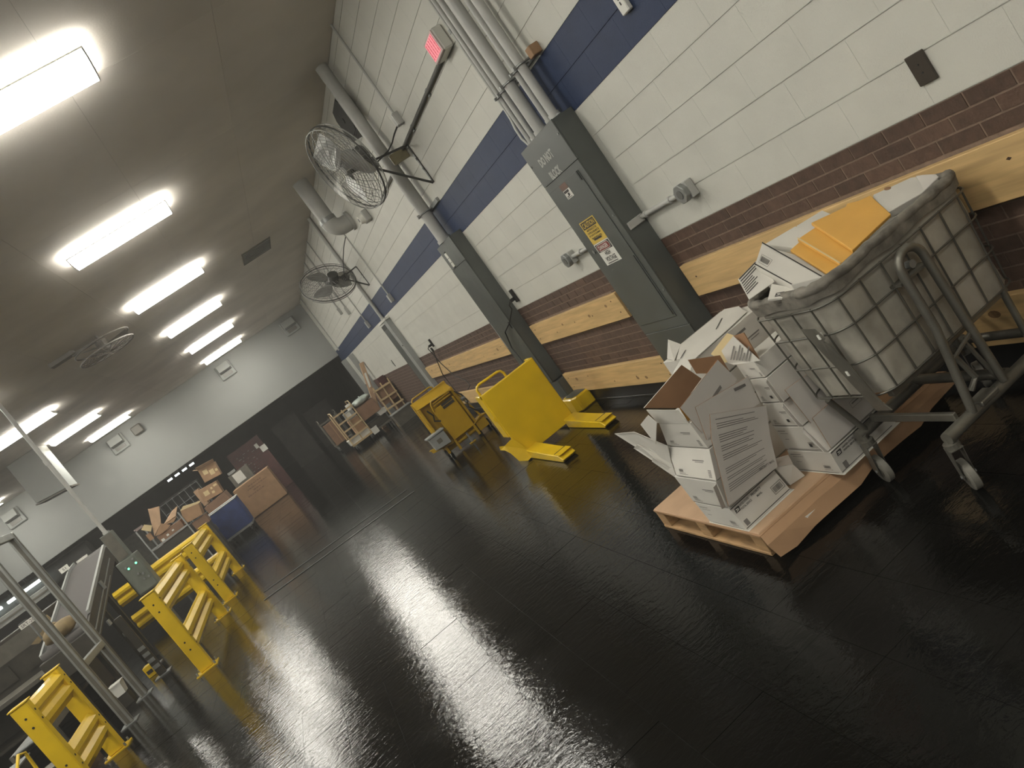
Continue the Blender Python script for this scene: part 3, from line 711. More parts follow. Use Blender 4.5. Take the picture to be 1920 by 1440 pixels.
# ================================================================== PALLET AND CARTON STACKS
t = thing('wooden_pallet', 'wooden pallet under a brown cardboard sheet and white carton stacks', 'pallet', (-.8, 3.46, 0))
PX0, PX1, PY0, PY1 = -1.385, -.20, 2.965, 3.965
for y in (PY0, 3.44, PY1 - .09):
    M().box(PX0 + .004, PX1, y, y + .09, .0175, .105).build('stringer', PINEP, t, bev=.002)
for k in range(8):
    x = PX0 + k * .153; M().box(x, x + .108, PY0, PY1, .1055, .122).build('deck_board', PINEP, t, bev=.002)
for x in (PX0, -.84, PX1 - .1):
    M().box(x, x + .1, PY0, PY1, .001, .017).build('base_board', PINEP, t, bev=.002)
t = thing('cardboard_sheet', 'brown cardboard sheet on the pallet with a torn flap hanging over its edge', 'cardboard', (-.8, 3.4, .123))
pts = [(-1.40, 2.925), (-.95, 2.90), (-.60, 2.885), (-.20, 2.87), (-.20, 3.96), (-.6, 3.97), (-1.05, 3.955), (-1.395, 3.94)]
M().hexa([(x, y, .1235) for x, y in pts], [(x, y, .1305) for x, y in pts]).build('sheet', CARD, t)
pts = [(-1.39, 2.94), (-.22, 2.90), (-.22, 3.93), (-1.392, 3.93)]
M().hexa([(x, y, .131) for x, y in pts], [(x + .004, y + .003, .1365) for x, y in pts]).build('upper_sheet', CARDL, t)
rg = random.Random(4)
top = [(-1.398 + k * .1, 2.922 - k * .0045, .129) for k in range(13)]
mid = [(x - .006 + rg.uniform(-.008, .008), y - .035, .10 + rg.uniform(-.004, .004)) for x, y, z in top]
bot = [(x - .004 + rg.uniform(-.012, .012), y - .05 - rg.uniform(0, .015), .03 + rg.uniform(-.016, .02) + .045 * max(0, (k - 5) / 7)) for k, (x, y, z) in enumerate(top)]
b = M()
for k in range(12):
    b.sheet([top[k], top[k + 1], mid[k + 1], mid[k]], .004, side=(0, -1, .4)); b.sheet([mid[k], mid[k + 1], bot[k + 1], bot[k]], .004, side=(0, -1, 0))
b.build('hanging_flap', CARD, t)
M().sheet([(-1.20, 2.868, .085), (-1.14, 2.866, .08), (-1.15, 2.862, .03), (-1.175, 2.861, .045)], .002, side=(0, -1, 0)).build('torn_label', WLAB, t)

def eagle(mb_dark, mb_light, c, s, fr):
    """small square emblem: a dark slanted block crossed by a pale swept wing shape"""
    r_, u_, n_ = fr; P = lambda x, y, l: Vector(c) + r_ * (x * s) + u_ * (y * s) + n_ * l
    mb_dark.poly([P(-.5, -.36, .0012), P(.42, -.36, .0012), P(.58, .36, .0012), P(-.34, .36, .0012)])
    mb_light.poly([P(-.30, .18, .002), P(.18, .14, .002), P(.40, .0, .002), (P(.12, .03, .002)), P(-.12, -.02, .002)])
    mb_light.poly([P(-.42, -.26, .002), P(.30, -.16, .002), P(.33, -.06, .002), P(-.10, -.08, .002)])

def layer(name, label, n0, n1, l0, l1, z, x0, x1, group, front='large', near='plain', seed=1, sk=0.0, grey=CARTONG):
    """one white mailing carton; near edge n0 (bottom) / n1 (top), far edge l0 / l1 in y; x0 is its open face"""
    zb, zt = z
    t = thing(name, label, 'carton', (x0, n0, zb), group)
    M().hexa([(x0, n0, zb), (x1, n0, zb), (x1, l0, zb), (x0, l0, zb)], [(x0 + sk, n1, zt), (x1 + sk, n1, zt), (x1 + sk, l1, zt), (x0 + sk, l1, zt)]).build('body', [CARTON], t, bev=.0015)
    rg = random.Random(seed)
    A = Vector((x0, l0, zb)); B = Vector((x0, n0, zb)); Cc = Vector((x0 + sk, n1, zt)); D = Vector((x0 + sk, l1, zt))
    def at(u, v): return (A * (1 - u) + B * u) * (1 - v) + (D * (1 - u) + Cc * u) * v + Vector((-.0012, 0, 0))
    def pr(u0, u1, v0, v1, mb): mb.poly([at(u0, v0), at(u1, v0), at(u1, v1), at(u0, v1)])
    b = M()
    if front == 'large':
        pr(.55, .82, .60, .635, b); pr(.60, .80, .55, .57, b)
        for k in range(9): pr(.13 + k * .012, .137 + k * .012, .17, .27, b)
        pr(.12, .29, .13, .145, b); pr(.12, .34, .09, .105, b)
        for k in range(5): pr(.86, .93, .10 + k * .05, .13 + k * .05, b)
        pr(.02, .98, .012, .03, b)
    else:
        pr(.06, .30, .80, .83, b); pr(.10, .34, .70, .72, b); pr(.14, .26, .45, .47, b)
        for k in range(9): pr(.70 + k * .016, .708 + k * .016, .22, .36, b)
        pr(.69, .86, .15, .17, b); pr(.1, .95, .04, .06, b)
    o = b.build('printed_marks', INKG, t); o['kind'] = 'stuff'
    return t
SX = -1.389
L1 = layer('mailing_carton', 'bottom white mailing carton of the front stack, printed PRIORITY MAIL on its side', 3.022, 3.050, 3.335, 3.355, (.1386, .256), SX, SX + .285, 'white cartons of the front stack', 'small', seed=1)
f = Vector((SX, 3.030, .2)); dz = Vector((0, .028, .118)).normalized()
FR = (Vector((1, 0, 0)), dz, Vector((1, 0, 0)).cross(dz))
def on1(u, v): return Vector((SX + .285 * u, 3.022 + .028 * v, .138 + .118 * v))
b1 = M(); b2 = M(); eagle(b1, b2, on1(.09, .80), .03, FR)
rect(b1, on1(.5, .075), .28, .0035, FR); rect(b1, on1(.5, .965), .284, .004, FR)
o = b1.build('emblem', INK, L1); b2.build('emblem_mark', WLAB, o)
text('lettering', 'UNITED STATES', L1, INK, on1(.255, .85), .062, .010, FR); text('lettering', 'POSTAL SERVICE', L1, INK, on1(.265, .72), .066, .010, FR)
text('lettering', 'PRIORITY', L1, INK, on1(.525, .84), .060, .012, FR); text('lettering', 'MAIL', L1, INK, on1(.545, .68), .032, .010, FR)
b = M(); c_ = on1(.86, .42)
for q in ((0, .019, .062, .002), (0, -.019, .062, .002), (-.031, 0, .002, .04), (.031, 0, .002, .04)): rect(b, c_ + FR[0] * q[0] + FR[1] * q[1], q[2], q[3], FR)
barcode(b, c_, .05, .026, FR, 5); o = b.build('barcode', INK, L1); o['kind'] = 'stuff'
b = M(); rect(b, on1(.085, .24), .022, .028, FR); b.build('stamp_mark', INKG, L1)
M().box(SX - .003, SX + .295, 3.008, 3.345, .1367, .1382).build('base_flap', CARTON, L1, bev=.001)
L2 = layer('mailing_carton', 'second white mailing carton from the bottom of the front stack', 3.045, 3.001, 3.361, 3.380, (.262, .412), SX - .001, SX + .28, 'white cartons of the front stack', 'large', seed=2)
L3 = layer('mailing_carton', 'third white mailing carton of the front stack, pushed toward the camera', 2.994, 2.970, 3.350, 3.350, (.418, .556), SX, SX + .27, 'white cartons of the front stack', 'large', seed=3, sk=.046)
L4 = layer('mailing_carton', 'topmost white carton of the front stack, holding upright flaps', 2.972, 2.972, 3.340, 3.256, (.562, .70), -1.343, -1.07, 'white cartons of the front stack', 'large', seed=4, sk=-.005)
M().sheet([(-1.350, 2.975, .700), (-1.350, 3.262, .704), (-1.356, 3.270, .783), (-1.356, 2.982, .776)], .003, side=(-1, 0, 0)).build('raised_flap', CARTON, L4)
for Lk, ya, yb, za, zb in ((L2, 3.06, 3.0, .27, .405),):
    M().sheet([(SX - .004, ya, za), (SX - .030, ya - .012, za + .01), (SX - .028, yb - .006, zb), (SX - .004, yb, zb)], .0025, side=(0, -1, 0)).build('side_tab', CARTONG, Lk)
# upright flaps fanned against the camera side
fl = M().sheet([(-1.411, 2.987, .297), (-1.111, 2.989, .280), (-1.067, 2.973, .415), (-1.007, 2.958, .540), (-1.261, 2.941, .682), (-1.316, 2.952, .588)], .004, 0, 1, side=(0, -1, .4))
fl = tag(fl.build('carton_flap', [CARTONG, KRAFT]), 'grey panel of small print leaning against the front stack, lowest of the fan', 'carton flap', 'upright flaps on the front stack')
b = M(); lines_on(b, (-1.411, 2.987, .297), (-1.111, 2.989, .280), (-1.007, 2.958, .540), (-1.261, 2.941, .682), 40, .075, 5, (.5, .84), .07, .0015, skip=(0, 1, 2, 3, 4, 9, 12, 16, 17, 18, 22, 26, 31, 32, 36, 38, 39)); b.build('small_print', INKG, fl)
text('lettering', 'PRIORITY MAIL', fl, INKG, (-1.155, 2.981, .325), .085, .012, right=(1, .0, -.15), up=(.15, -.12, 1), lift=.003)
fl = M().sheet([(-1.331, 2.958, .60), (-1.024, 2.962, .566), (-1.017, 2.953, .645), (-1.011, 2.947, .698), (-1.298, 2.941, .748)], .004, 0, 1, side=(0, -1, .4))
fl = tag(fl.build('carton_flap', [CARTONG, KRAFT]), 'plain grey carton panel in the middle of the fan on the front stack', 'carton flap', 'upright flaps on the front stack')
b = M(); b.poly([(-1.10, 2.9465, .685), (-1.04, 2.9475, .671), (-1.04, 2.946, .684), (-1.10, 2.945, .70)]); b.build('print', INKG, fl)
fl = M().sheet([(-1.33, 2.962, .639), (-1.055, 2.954, .717), (-1.088, 2.939, .844), (-1.354, 2.946, .787)], .004, 0, 1, side=(0, -1, .4))
fl = tag(fl.build('carton_flap', [CARTONG, KRAFT]), 'tall grey carton panel at the back of the fan on the front stack', 'carton flap', 'upright flaps on the front stack')
b = M(); b.poly([(-1.20, 2.951, .718), (-1.14, 2.950, .735), (-1.14, 2.949, .75), (-1.20, 2.950, .733)]); b.build('print', INKG, fl)
tag(M().sheet([(-1.477, 2.975, .879), (-1.338, 2.985, .775), (-1.18, 2.980, .815), (-1.226, 2.970, .921)], .005, 0, 1, side=(0, -1, .2)).build('carton_flap', [KRAFT, CARTON]),
    'brown inner side of a raised flap rising from the top front carton', 'carton flap', 'upright flaps on the front stack')
tag(M().sheet([(-1.115, 3.126, .805), (-.965, 3.138, .701), (-.965, 3.126, .80), (-1.115, 3.117, .881)], .005, 0, 1, side=(0, -1, .2)).build('carton_flap', [KRAFT, CARTON]),
    'second brown inner flap just behind the tall grey panel', 'carton flap', 'upright flaps on the front stack')
t = thing('mailer_stubs', 'tan folded mailers poking up behind the top front flap', 'mailer', (-1.32, 3.0, .70))
for k in range(3):
    M().sheet([(-1.335 + k * .022, 3.0, .702), (-1.30 + k * .022, 3.0, .702), (-1.31 + k * .026, 2.985, .79 + k * .01), (-1.34 + k * .024, 2.985, .785 + k * .008)], .003, side=(0, -1, 0)).build('mailer', MAILER, t)
for k, (q, l) in enumerate((([(-1.389, 3.739, .663), (-1.389, 3.484, .678), (-1.36, 3.30, .575), (-1.37, 3.40, .43)], 'upper white flap sticking out beyond the front stack over the floor'),
                            ([(-1.392, 3.617, .576), (-1.392, 3.54, .60), (-1.36, 3.36, .50), (-1.38, 3.385, .405)], 'middle white flap sticking out beyond the front stack'),
                            ([(-1.395, 3.50, .50), (-1.395, 3.46, .525), (-1.37, 3.375, .44), (-1.37, 3.37, .35)], 'lower white flap sticking out beyond the front stack'))):
    tag(M().sheet(q, .003, side=(-1, 0, 0)).build('loose_flap', CARTON), l, 'carton flap', 'white flaps sticking out of the front stack')
tag(M().sheet([(-1.389, 3.353, .724), (-1.389, 3.209, .777), (-1.39, 3.17, .735), (-1.392, 3.33, .61)], .003, side=(-1, 0, 0)).build('loose_flap', CARTON), 'white side flap against the upper cartons of the front stack', 'carton flap', 'white flaps sticking out of the front stack')
t = thing('folded_carton', 'small folded white carton lying between the two stacks', 'carton', (-1.08, 3.06, .138))
M().hexa([(-1.075, 3.06, .138), (-1.0, 3.03, .138), (-.995, 3.22, .138), (-1.07, 3.23, .138)], [(-1.085, 3.07, .25), (-1.02, 3.03, .22), (-1.0, 3.22, .22), (-1.08, 3.23, .25)]).build('body', CARTON, t, bev=.002)
M().sheet([(-1.085, 3.068, .251), (-1.02, 3.028, .221), (-1.03, 3.0, .28), (-1.09, 3.03, .30)], .003, side=(0, -1, 1)).build('flap', CARTONG, t)

# rear stack beside the cart
RXX = -.967; RW = .36
ys = [(2.815, 2.806, 3.145, 3.10), (2.812, 2.872, 3.10, 3.08), (2.868, 2.900, 3.085, 3.05), (2.885, 2.897, 3.055, 3.02), (2.90, 2.910, 3.05, 3.05)]
zs = [(.1386, .256), (.262, .392), (.398, .522), (.528, .655), (.661, .742)]
lab = ['bottom white carton of the rear stack, with emblem and PRIORITY MAIL print', 'second white carton up in the rear stack beside the mail cart', 'third white carton up in the rear stack beside the mail cart', 'fourth white carton up in the rear stack beside the mail cart', 'topmost white carton of the rear stack, under the small text sheet']
RS = [layer('mailing_carton', lab[k], ys[k][0], ys[k][1], ys[k][2], ys[k][3], zs[k], RXX, RXX + RW, 'white cartons of the rear stack', ('small', 'small', 'large', 'large', 'large')[k], seed=20 + k) for k in range(5)]
FR2 = CAMF; Lk = RS[0]
b1 = M(); b2 = M(); eagle(b1, b2, (-.93, 2.807, .228), .03, FR2); rect(b1, (-.80, 2.805, .250), .33, .004, FR2); rect(b1, (-.80, 2.812, .148), .33, .003, FR2)
o = b1.build('emblem', INK, Lk); b2.build('emblem_mark', WLAB, o)
text('lettering', 'UNITED STATES', Lk, INK, (-.868, 2.806, .234), .075, .009, FR2); text('lettering', 'POSTAL SERVICE', Lk, INK, (-.866, 2.807, .219), .078, .009, FR2)
text('lettering', 'PRIORITY MAIL', Lk, INKG, (-.745, 2.806, .228), .10, .012, FR2)
b = M(); rect(b, (-.93, 2.811, .165), .024, .03, FR2); b.build('stamp_mark', INKG, Lk)
M().box(RXX - .004, RXX + RW + .01, 2.800, 3.15, .1367, .1382).build('base_flap', CARTON, Lk, bev=.001)
for k in (1, 2, 3):
    b1 = M(); rect(b1, (RXX, (ys[k][0] + ys[k][1]) / 2 + .055, zs[k][0] + .03), .018, .016, WALLF, .003); b1.build('emblem', INK, RS[k])
    M().sheet([(RXX - .003, ys[k][1], zs[k][1] - .004), (RXX - .003, ys[k][0], zs[k][0] + .006), (RXX - .022, ys[k][0] - .01, zs[k][0] + .012), (RXX - .018, ys[k][1] - .008, zs[k][1] - .012)], .0025, side=(0, -1, 0)).build('side_tab', CARTONG, RS[k])
fl = tag(M().sheet([(-.955, 2.796, .270), (-.640, 2.796, .270), (-.67, 2.789, .425), (-.955, 2.788, .430)], .004, 0, 1, side=(0, -1, 0)).build('carton_flap', [CARTONG, KRAFT]), 'grey carton panel low on the rear stack, beside the cart wheel', 'carton flap', 'grey panels on the rear stack')
b = M(); c_ = Vector((-.735, 2.793, .355))
for q in ((0, .014, .062, .0015), (0, -.014, .062, .0015), (-.031, 0, .0015, .028), (.031, 0, .0015, .028), (0, .003, .045, .006)): rect(b, c_ + FR2[0] * q[0] + FR2[1] * q[1], q[2], q[3], FR2, .002)
b.build('postage_box', INKG, fl)
fl = tag(M().sheet([(-.965, 2.803, .41), (-.66, 2.806, .41), (-.70, 2.800, .57), (-.985, 2.796, .600)], .004, 0, 1, side=(0, -1, 0)).build('carton_flap', [CARTONG, KRAFT]), 'larger grey carton panel higher on the rear stack, above the low panel', 'carton flap', 'grey panels on the rear stack')
# sheets on top of the rear stack
fl = tag(M().sheet([(-.956, 3.11, .816), (-.947, 2.97, .873), (-.966, 2.865, .745), (-.967, 2.924, .743), (-.970, 3.06, .743), (-.965, 3.106, .753)], .003, side=(-1, 0, .1)).build('text_sheet', CARTON), 'small white sheet of printed lines standing atop the rear stack', 'sheet')
b = M()
for k in range(7): u = .16 + k * .105; P0 = Vector((-.968, 3.085 - .19 * u, .757 - .008 * u)); D_ = Vector((.0135, -.115, .098)); P0 = Vector((-.970, 3.095, .775)).lerp(Vector((-.970, 2.90, .748)), u); P1 = P0.lerp(P0 + Vector((.016, -.085, .075)), (.9, .6, .95, .8, .5, .9, .6)[k] * .9); w_ = Vector((0, -.008, -.0012)); b.poly([P0, P0 + w_, P1 + w_, P1])
b.build('print', INKG, fl)
tag(M().sheet([(-.931, 2.998, .866), (-.930, 2.911, .871), (-.951, 2.892, .744)], .005, side=(-1, 0, .1)).build('carton_flap', KRAFT), 'narrow brown open carton edge beside the small text sheet', 'carton flap')
tag(M().sheet([(-.939, 3.241, .80), (-.929, 3.037, .882), (-.932, 2.977, .859), (-.942, 3.05, .745), (-.942, 3.177, .745)], .006, side=(-1, 0, .2)).build('padded_mailer', CREAM), 'cream padded mailer wedged behind the small text sheet', 'mailer')

# back stack with pale top
BKX0, BKX1, BKY0, BKY1 = -.955, -.47, 3.36, 3.72
for k in range(4):
    t = thing('long_carton', ('bottom', 'second', 'third', 'topmost')[k] + ' long white carton of the hindmost stack, ' + ('on the pallet sheet', 'above the bottom one', 'below the topmost one', 'with its pale lid facing up')[k], 'carton', (BKX0, BKY0, .138 + k * .166), 'long cartons of the hindmost stack')
    z0 = .138 + k * .166; M().box(BKX0 + .004 * k, BKX1, BKY0, BKY1, z0, z0 + .1625).build('body', [CARTON], t, bev=.002)
    b = M(); rect(b, (-.70, BKY0, z0 + .12), .12, .012, CAMF); rect(b, (-.62, BKY0, z0 + .07), .08, .006, CAMF); rect(b, (-.62, BKY0, z0 + .056), .06, .004, CAMF); rect(b, (-.72, BKY0, z0 + .005), .46, .003, CAMF); b.build('printed_marks', INKG, t)
    if k == 3:
        M().sheet([(-.97, 3.34, .806), (-.69, 3.372, .806), (-.56, 3.40, .806), (-.47, 3.575, .81), (-.46, 3.73, .81), (-.80, 3.73, .81), (-.95, 3.55, .808)], .003, side=(0, 0, 1)).build('lid', CARTON, t)
        M().sheet([(-.736, 3.94, .83), (-.92, 3.70, .806), (-.96, 3.56, .808), (-.79, 3.735, .811)], .003, side=(0, 0, 1)).build('end_flap', CARTON, t)
        M().sheet([(-1.06, 3.45, .79), (-1.09, 3.22, .80), (-.965, 3.37, .806), (-.955, 3.50, .808)], .003, side=(0, 0, 1)).build('end_flap', CARTON, t)
        M().sheet([(-.80, 3.735, .812), (-.48, 3.735, .812), (-.50, 3.80, .79), (-.78, 3.80, .79)], .003, side=(0, 0, 1)).build('rear_flap', CARTON, t)
        b = M(); b.sheet([(-.955, 3.50, .8125), (-.875, 3.565, .8125), (-.873, 3.558, .8125), (-.955, 3.493, .8125)], .001, side=(0, 0, 1)); b.sheet([(-.70, 3.50, .8125), (-.58, 3.60, .8125), (-.578, 3.593, .8125), (-.70, 3.493, .8125)], .001, side=(0, 0, 1)); b.build('fold_slit', SEAM, t)

# ================================================================== MAIL CART
t = thing('mail_cart', 'wire basket mail cart with soiled canvas liner on a tubular caster frame', 'cart', (-.5, 2.6, 0))
def rr(x0, x1, y0, y1, r, z, n=5, wob=0.0, seed=0):
    rg = random.Random(seed); pts = []
    for cx, cy, a0 in ((x1 - r, y1 - r, 0), (x0 + r, y1 - r, math.pi / 2), (x0 + r, y0 + r, math.pi), (x1 - r, y0 + r, 1.5 * math.pi)):
        for k in range(n + 1):
            a = a0 + math.pi / 2 * k / n; pts.append((cx + r * math.cos(a), cy + r * math.sin(a), z))
    return pts
def dense(P, step=.045):
    out = []
    for k in range(len(P)):
        a, b_ = Vector(P[k]), Vector(P[(k + 1) % len(P)]); n = max(1, int(round((b_ - a).length / step)))
        for q in range(n): out.append(a.lerp(b_, q / n))
    return out
HX0, HX1, HY0, HY1 = -.94, -.11, 2.325, 2.80
base = dense(rr(HX0, HX1, HY0, HY1, .09, 0)); N = len(base); cen = Vector(((HX0 + HX1) / 2, (HY0 + HY1) / 2, 0))
def ringz(z, shrink, bulge=0.0, seed=1, inner=0.0):
    rg = random.Random(seed); out = []; ph = [rg.uniform(0, 6.28) for _ in range(4)]
    for k, p in enumerate(base):
        v = p - cen; s = 2 * math.pi * k / N
        f = bulge * (math.sin(7 * s + ph[0]) * .5 + math.sin(13 * s + ph[1]) * .35 + math.sin(23 * s + ph[2]) * .25)
        d = v.normalized(); q = cen + v * (1 - shrink) - d * (inner + .012) + d * f
        out.append((q.x, q.y, z + f * .4))
    return out
rings = [ringz(.495, .10, .014, 5, .02), ringz(.50, .075, .014, 4), ringz(.56, .062, .012, 3), ringz(.64, .052, .010, 2), ringz(.73, .042, .009, 6), ringz(.82, .03, .007, 7), ringz(.90, .018, .004, 8), ringz(.955, .012, .002, 9),
         ringz(.955, .012, .002, 9, .012), ringz(.80, .035, .005, 7, .014), ringz(.62, .055, .01, 3, .016)]
M().loft(rings, False, True).build('canvas_liner', LINER, t, smooth=60)
M().loft([ringz(.63, .055, .008, 3, .018), ringz(.632, .5, 0, 3), ringz(.63, .95, 0, 1)], True).build('liner_floor', LINER, t)
b = M(); rg = random.Random(3)
P = [Vector((p[0], p[1], .982 + rg.uniform(-.004, .004))) for p in ringz(.968, .0, .004, 12, -.002)]
b.tube(P, [.021 + rg.uniform(-.003, .004) for _ in P], 9, True).build('rim_roll', RIM, t, smooth=60)
skirt = M(); skirt.loft([[(p[0], p[1], .986) for p in ringz(0, .0, .004, 12, -.022)], [(p[0], p[1], .935 + .006 * math.sin(k)) for k, p in enumerate(ringz(0, .006, .005, 13, -.018))]]).build('rim_skirt', RIM, t, smooth=60)
def wring(z, sh): return [(p.x, p.y, z) for p in (cen + (q - cen) * (1 - sh) + (q - cen).normalized() * .012 for q in base)]
for z, sh in ((.915, .012), (.80, .030), (.655, .05), (.505, .07)): M().tube(wring(z, sh), .0042, 6, True).build('basket_hoop', WIRE, t, smooth=60)
per = [0.0]
for k in range(N): per.append(per[-1] + (Vector(base[(k + 1) % N]) - base[k]).length)
def atper(s, z, sh):
    s %= per[-1]
    for k in range(N):
        if per[k] <= s <= per[k + 1]:
            q = Vector(base[k]).lerp(base[(k + 1) % N], (s - per[k]) / max(1e-6, per[k + 1] - per[k])); p = cen + (q - cen) * (1 - sh) + (q - cen).normalized() * .012
            return (p.x, p.y, z)
nw = 22
for k in range(nw):
    s = per[-1] * k / nw; M().tube([atper(s, .92, .011), atper(s, .505, .07)], .0042, 6).build('basket_wire', WIRE, t)
# bent corner plate on the end towards the room
b = M(); b.sheet([(-.966, 2.50, .855), (-.966, 2.43, .845), (-.966, 2.405, .80), (-.962, 2.43, .785), (-.958, 2.415, .772), (-.948, 2.39, .66), (-.932, 2.375, .47), (-.925, 2.36, .44), (-.925, 2.44, .44), (-.948, 2.47, .66), (-.96, 2.49, .78)], .004, side=(-1, 0, 0)).build('corner_plate', TUBE, t)
for z in (.62, .80): M().box(-.968 + .03 * (.8 - z) / .18, -.95, 2.425, 2.437, z, z + .02).build('plate_hook', WLAB, t)
# base frame
ZF = .245
for y in (2.295, 2.755): M().tube([(-.845, y, ZF), (-.5, y, ZF), (-.12, y, ZF)], .025, 12).build('side_tube', TUBE, t, smooth=50)
M().tube([(-.13, 2.295, ZF), (-.13, 2.755, ZF)], .02, 10).build('end_tube', TUBE, t, smooth=50)
M().box(-.755, -.735, 2.31, 2.745, ZF + .012, ZF + .046).build('cross_bar', TUBE, t, bev=.003)
M().tube([(-.46, 2.29, ZF + .02), (-.46, 2.765, ZF + .02)], .022, 10).build('cross_tube', TUBE, t, smooth=50)
M().tube([(-.80, 2.745, ZF), (-.885, 2.73, .47)], .014, 8).build('leg', TUBE, t, smooth=50)
for y in (2.39, 2.73): M().tube([(-.19, y, ZF), (-.18, y, .5)], .014, 8).build('leg', TUBE, t, smooth=50)
M().box(-.86, -.15, 2.39, 2.42, .455, .49).build('under_rail', TUBE, t, bev=.003)
M().box(-.86, -.15, 2.72, 2.75, .455, .49).build('under_rail', TUBE, t, bev=.003)
U = [(-.695, 2.285, ZF + .01), (-.645, 2.275, .60)] + [Vector((-.580, 2.275, .845)) + Vector((-.062 * math.cos(a), 0, .062 * math.sin(a))) for a in [math.pi * k / 10 for k in range(11)]] + [(-.515, 2.275, .60), (-.505, 2.28, ZF + .02)]
M().tube(U, .017, 10).build('push_handle', TUBE, t, smooth=50)
M().cyl((-.58, 2.30, .845), (-.58, 2.275, .845), .016, 10).build('pivot_bolt', GALV, t)
M().box(-.66, -.5, 2.29, 2.345, .80, .81).build('pivot_bracket', TUBE, t)
M().tube([(-.66, 2.28, .46), (-.505, 2.28, .50)], .008, 6).build('tie_rod', TUBE, t)
M().tube([(-.56, 2.29, .50), (-.53, 2.29, .36), (-.50, 2.30, ZF + .02)], .009, 6).build('latch_rod', TUBE, t)
M().tube([(-.60, 2.32, .45), (-.57, 2.32, .33), (-.60, 2.34, .29)], .012, 6).build('pedal_arm', TUBE, t)
M().box(-.66, -.56, 2.26, 2.33, .255, .275).build('foot_pedal', TUBE, t, bev=.004)
M().tube([(-.36, 2.765, .34), (-.07, 2.74, .36)], .016, 8).build('rear_bar', TUBE, t)
def caster(x, y, yaw, par, r=.064):
    ca, sa = math.cos(yaw), math.sin(yaw); ax = Vector((-sa, ca, 0)); fw = Vector((ca, sa, 0)); c = Vector((x, y, r + .0005)) + fw * .028; top = Vector((x, y, ZF - .022))
    w = M().tube([c - ax * .016, c - ax * .012, c + ax * .012, c + ax * .016], [r - .006, r, r, r - .006], 24).build('wheel', RUBBER, par, smooth=35)
    M().tube([c - ax * .018, c + ax * .018], r * .55, 18).build('hub', TUBE, w, smooth=35)
    b = M(); b.cyl(top, top - Vector((0, 0, .02)), .03, 14)
    for s_ in (-1, 1):
        o_ = ax * (.023 * s_)
        b.sheet([top + o_ - Vector((0, 0, .02)) + fw * .03, top + o_ - Vector((0, 0, .02)) - fw * .03, c + o_ - fw * .014 - Vector((0, 0, .012)), c + o_ + fw * .014 - Vector((0, 0, .012))], .003)
    q = top - Vector((0, 0, .02)); b.hexa([q + fw * a + ax * d_ - Vector((0, 0, .004)) for a, d_ in ((-.03, -.025), (.03, -.025), (.03, .025), (-.03, .025))], [q + fw * a + ax * d_ for a, d_ in ((-.03, -.025), (.03, -.025), (.03, .025), (-.03, .025))])
    b.build('fork', TUBE, par); M().cyl(c - ax * .03, c + ax * .03, .007, 8).build('axle', GALV, par)
    M().cyl(top, (top.x, top.y, ZF), .013, 8).build('swivel_stem', TUBE, par)
caster(-.835, 2.30, 1.1, t); caster(-.835, 2.735, 1.3, t); caster(-.16, 2.31, .7, t); caster(-.16, 2.73, .9, t)

# mail heaped in the cart
cm = Vector((0, -.45, 1)).normalized()
def slab(name, label, pts, th, m, cat='mailer', mb=None, lift=0.0, group=None):
    P_ = [Vector(p) + cm * lift for p in pts]
    return tag(M().sheet(P_, th, 0, None, side=cm).build(name, m, bev=.002), label, cat, group)
o = slab('kraft_mailer', 'large tan padded mailer uppermost in the mail cart', [(-.531, 2.682, 1.101), (-.301, 2.584, 1.057), (-.408, 2.428, .987), (-.66, 2.410, .980)], .014, MAILER, lift=.012, group='tan mailers in the mail cart')
o = slab('kraft_mailer', 'middle tan padded mailer in the cart, half under the large one', [(-.627, 2.676, 1.098), (-.45, 2.650, 1.088), (-.55, 2.415, .982), (-.734, 2.410, .981)], .013, MAILER, lift=-.004, group='tan mailers in the mail cart')
M().sheet([Vector(p) + cm * .0015 for p in ((-.627, 2.676, 1.098), (-.621, 2.677, 1.098), (-.728, 2.410, .981), (-.734, 2.410, .981))], .002, side=cm).build('bright_edge', CREAM, o)
o = slab('kraft_mailer', 'lowest tan padded mailer in the cart, beside the big white carton', [(-.684, 2.671, 1.096), (-.57, 2.676, 1.098), (-.68, 2.405, .98), (-.79, 2.410, .982)], .012, MAILER, lift=-.019, group='tan mailers in the mail cart')
slab('kraft_mailer', 'crumpled mailer tip peeping over the large tan mailer', [(-.345, 2.66, 1.088), (-.29, 2.60, 1.062), (-.33, 2.58, 1.053), (-.39, 2.64, 1.08)], .01, MAILER, lift=-.006, group='tan mailers in the mail cart')
# big white PRIORITY MAIL carton lying in the basket
A, B_, C_, D_ = Vector((-.900, 2.492, 1.015)), Vector((-.818, 2.418, .982)), Vector((-.687, 2.797, 1.153)), Vector((-.834, 2.714, 1.115))
t = thing('priority_carton', 'white mailing carton with barcode boxes lying at the near corner of the cart', 'carton', (-.8, 2.6, 1.05))
up_ = cm * .004
E1, E2 = Vector((-.67, 2.795, 1.152)), Vector((-.71, 2.410, .978))
def drop_(p, d): return p - Vector((0, 0, d))
M().hexa([drop_(A, .03), drop_(B_, .03), drop_(C_, .14), drop_(D_, .12)], [A, B_, C_, D_]).build('end_face', CARTON, t, bev=.0015)
M().hexa([drop_(B_, .05), drop_(E2, .05), drop_(E1, .16), drop_(C_, .16)], [B_ - cm * .036 + Vector((.004, 0, 0)), E2 - cm * .036, E1 - cm * .036, C_ - cm * .036 + Vector((.004, 0, 0))]).build('side_face', CARTON, t, bev=.0015)
def q2(u, v): return (A * (1 - u) + B_ * u) * (1 - v) + (D_ * (1 - u) + C_ * u) * v
